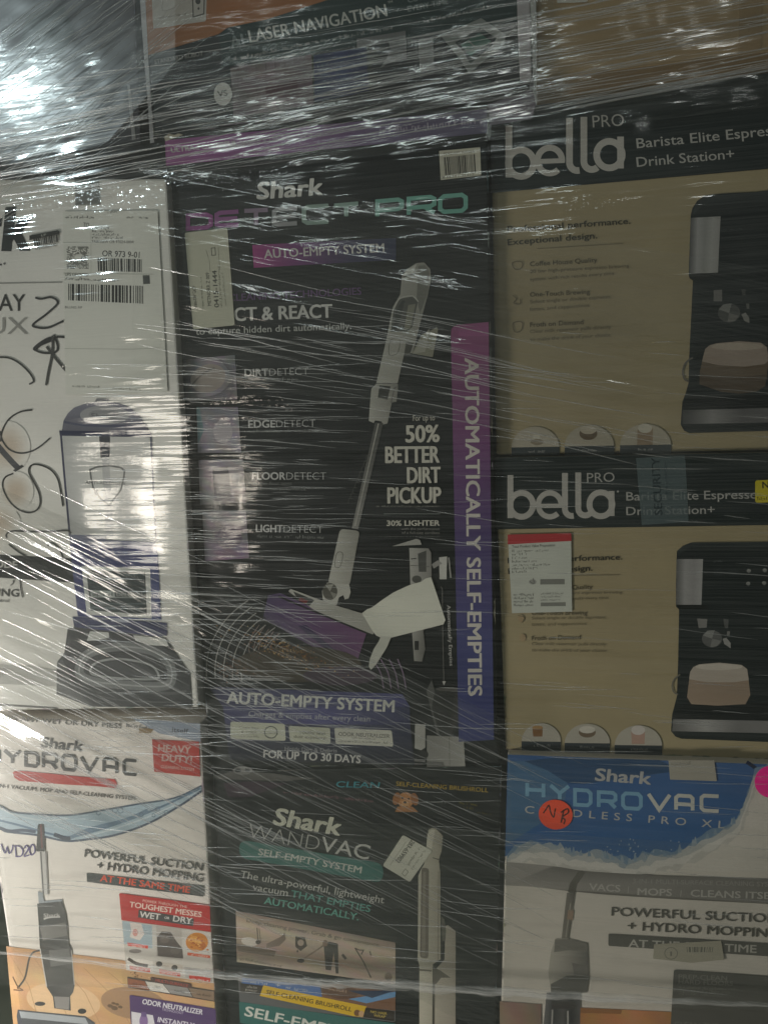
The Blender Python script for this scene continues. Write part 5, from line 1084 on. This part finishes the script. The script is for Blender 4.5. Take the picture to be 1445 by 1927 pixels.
class Ridges:
    def __init__(s): s.v = []; s.f = []
    def add(s, pts, r, depth, wob=0.6, seg=5):
        """pts in photo pixels on the sheet, r = half width in metres, tapering to nothing at both ends"""
        P = smooth(pts, 8); m = len(P); b = len(s.v)
        x = np.array([p[0] for p in P]); y = np.array([p[1] for p in P])
        ph = rnd.uniform(0, 6); y = y+wob*np.sin(np.arange(m)*.9+ph)
        C = on_face(x, y, depth)
        T = np.gradient(C, axis=0); T /= np.linalg.norm(T, axis=1)[:, None]
        Nn = np.array([0, -1.0, 0]); Sd = np.cross(T, Nn); Sd /= np.linalg.norm(Sd, axis=1)[:, None]
        rr = r*np.sin(np.pi*np.clip((np.arange(m)+.15)/(m-.7), 0, 1))**.6*(0.75+0.5*np.array([rnd.random() for _ in range(m)]))
        for i in range(m):
            for k in range(seg):
                a = math.pi*k/(seg-1)
                s.v.append(tuple(C[i]+Sd[i]*rr[i]*math.cos(a)+Nn*rr[i]*math.sin(a)*.8))
        for i in range(m-1):
            for k in range(seg-1):
                q = b+i*seg+k; s.f.append((q, q+1, q+seg+1, q+seg))
    def done(s, name, mat, label=None):
        me = bpy.data.meshes.new(name); me.from_pydata(s.v, [], s.f); me.materials.append(mat)
        for p in me.polygons: p.use_smooth = True
        o = bpy.data.objects.new(name, me); COL.objects.link(o); o.parent = wrap; o['kind'] = 'stuff'
        if label: o['label'] = label
        return o
def scatter(n, xr, c0, c1, k, ln, r, depth, jit=.03, kf=None):
    R = Ridges()
    for _ in range(n):
        x = rnd.uniform(*xr); kk = (kf(x) if kf else k)+rnd.gauss(0, jit); y = rnd.uniform(c0, c1)+(kf(x) if kf else k)*0+k*x
        l = rnd.uniform(*ln); c = rnd.gauss(0, .006)*l
        R.add([(x, y), (x+l*.5, y+kk*l*.5+c), (x+l, y+kk*l)], rnd.uniform(*r), depth, wob=.25)
    R.done('pleats', PLEAT)
F0 = D0-.0086
scatter(190, (-80, 1400), 215, 400, -.19, (80, 420), (.0003, .0008), F0, .025)
scatter(45, (-80, 1300), 130, 300, -.15, (80, 420), (.00025, .0005), F0, .03)
scatter(110, (-80, 260), 60, 420, -.72, (60, 220), (.0003, .0007), F0, .12)
scatter(60, (250, 1000), 420, 640, .19, (80, 360), (.0003, .0006), F0, .03)
scatter(170, (-80, 420), 940, 1520, .5, (60, 320), (.0003, .0008), F0, .04)
scatter(230, (150, 560), 680, 1420, .02, (30, 160), (.0003, .0006), F0, .03)
scatter(90, (-40, 520), 1380, 1850, .09, (30, 170), (.0003, .0006), F0, .05)
scatter(150, (560, 1440), 560, 1800, .06, (40, 220), (.00024, .0005), F0, .05)
scatter(110, (350, 900), 900, 1400, .47, (60, 260), (.00022, .00045), F0, .05)
scatter(120, (310, 620), 620, 1400, .03, (40, 220), (.00025, .0005), F0, .04)
R = Ridges()
for k in range(9):      # the gathered edge of the upper pass, along the top of the coffee machine box
    o_ = rnd.uniform(-16, 16); x0 = rnd.uniform(985, 1080)
    R.add([(x0, 206+o_-(x0-1000)*.18), (1230, 164+o_*.9), (1530, 108+o_*.8)], rnd.uniform(.0005, .0011), F0-.0003, wob=.5)
for k in range(15):
    x0 = rnd.uniform(430, 620); y0 = rnd.uniform(205, 300)-(x0-450)*.24; l = rnd.uniform(180, 420)
    R.add([(x0, y0), (x0+l/2, y0-l*.115), (x0+l, y0-l*.245)], rnd.uniform(.0004, .0009), F0-.0003, wob=.4)
for k in range(26):
    y0 = rnd.uniform(210, 350); l = rnd.uniform(160, 420); kk = -.16-(350-y0)*.0006
    R.add([(-70, y0), (-70+l/2, y0+kk*l*.5+rnd.uniform(-2, 2)), (-70+l, y0+kk*l)], rnd.uniform(.0003, .0008), F0-.0003, wob=.4)
R.done('pleats', PLEAT)
# the rope of rolled-up film along the bottom
ROPE = bpy.data.materials.new('rolled_film'); ROPE.use_nodes = True
nt = ROPE.node_tree; N = nt.nodes; L = nt.links; N.clear()
ou = N.new('ShaderNodeOutputMaterial'); tr = N.new('ShaderNodeBsdfTransparent'); gl = N.new('ShaderNodeBsdfGlossy'); gl.inputs['Roughness'].default_value = 0.22; df = N.new('ShaderNodeBsdfDiffuse'); df.inputs['Color'].default_value = (.8, .8, .76, 1)
tc = N.new('ShaderNodeTexCoord'); mp = N.new('ShaderNodeMapping'); mp.inputs['Rotation'].default_value = (0, math.radians(3), 0); mp.inputs['Scale'].default_value = (9, 1, 700); L.new(tc.outputs['Object'], mp.inputs[0])
n = N.new('ShaderNodeTexNoise'); n.inputs['Scale'].default_value = 1; n.inputs['Detail'].default_value = 2; L.new(mp.outputs[0], n.inputs['Vector'])
r1 = N.new('ShaderNodeMapRange'); r1.inputs[1].default_value = .35; r1.inputs[2].default_value = .7; r1.inputs[3].default_value = .05; r1.inputs[4].default_value = .5; L.new(n.outputs[0], r1.inputs[0])
m1 = N.new('ShaderNodeMixShader'); m1.inputs[0].default_value = .4; L.new(df.outputs[0], m1.inputs[1]); L.new(gl.outputs[0], m1.inputs[2])
m2 = N.new('ShaderNodeMixShader'); L.new(r1.outputs[0], m2.inputs[0]); L.new(tr.outputs[0], m2.inputs[1]); L.new(m1.outputs[0], m2.inputs[2]); L.new(m2.outputs[0], ou.inputs[0])
R = Ridges()
RP = [(-70, 1784), (60, 1797), (200, 1812), (330, 1826), (430, 1834), (540, 1844), (640, 1850), (760, 1853), (880, 1862), (1000, 1868), (1120, 1876), (1250, 1882), (1380, 1888), (1510, 1894)]
R.add(RP, .0062, F0-.0006, wob=.8, seg=9); R.add([(x, y+3) for x, y in RP], .0030, F0-.0016, wob=1.2, seg=7); R.add([(x, y-4) for x, y in RP[4:11]], .0018, F0-.003, wob=.8, seg=7)
R.done('film_rope', ROPE, 'rolled rope of film along the bottom')
R = Ridges()
for p, q, w in (((0, 1190), (210, 1262), .0004), ((165, 925), (1010, 1285), .0), ((75, 912), (420, 1072), .0004), ((40, 1068), (400, 1222), .0005), ((0, 1146), (230, 1212), .0004), ((100, 1345), (392, 1496), .0005), ((330, 603), (655, 690), .00045), ((450, 1148), (690, 1165), .0005)):
    if w: R.add([p, ((p[0]+q[0])/2, (p[1]+q[1])/2+rnd.uniform(-3, 3)), q], w, F0-.0004, wob=.3)
R.done('pleats', PLEAT)
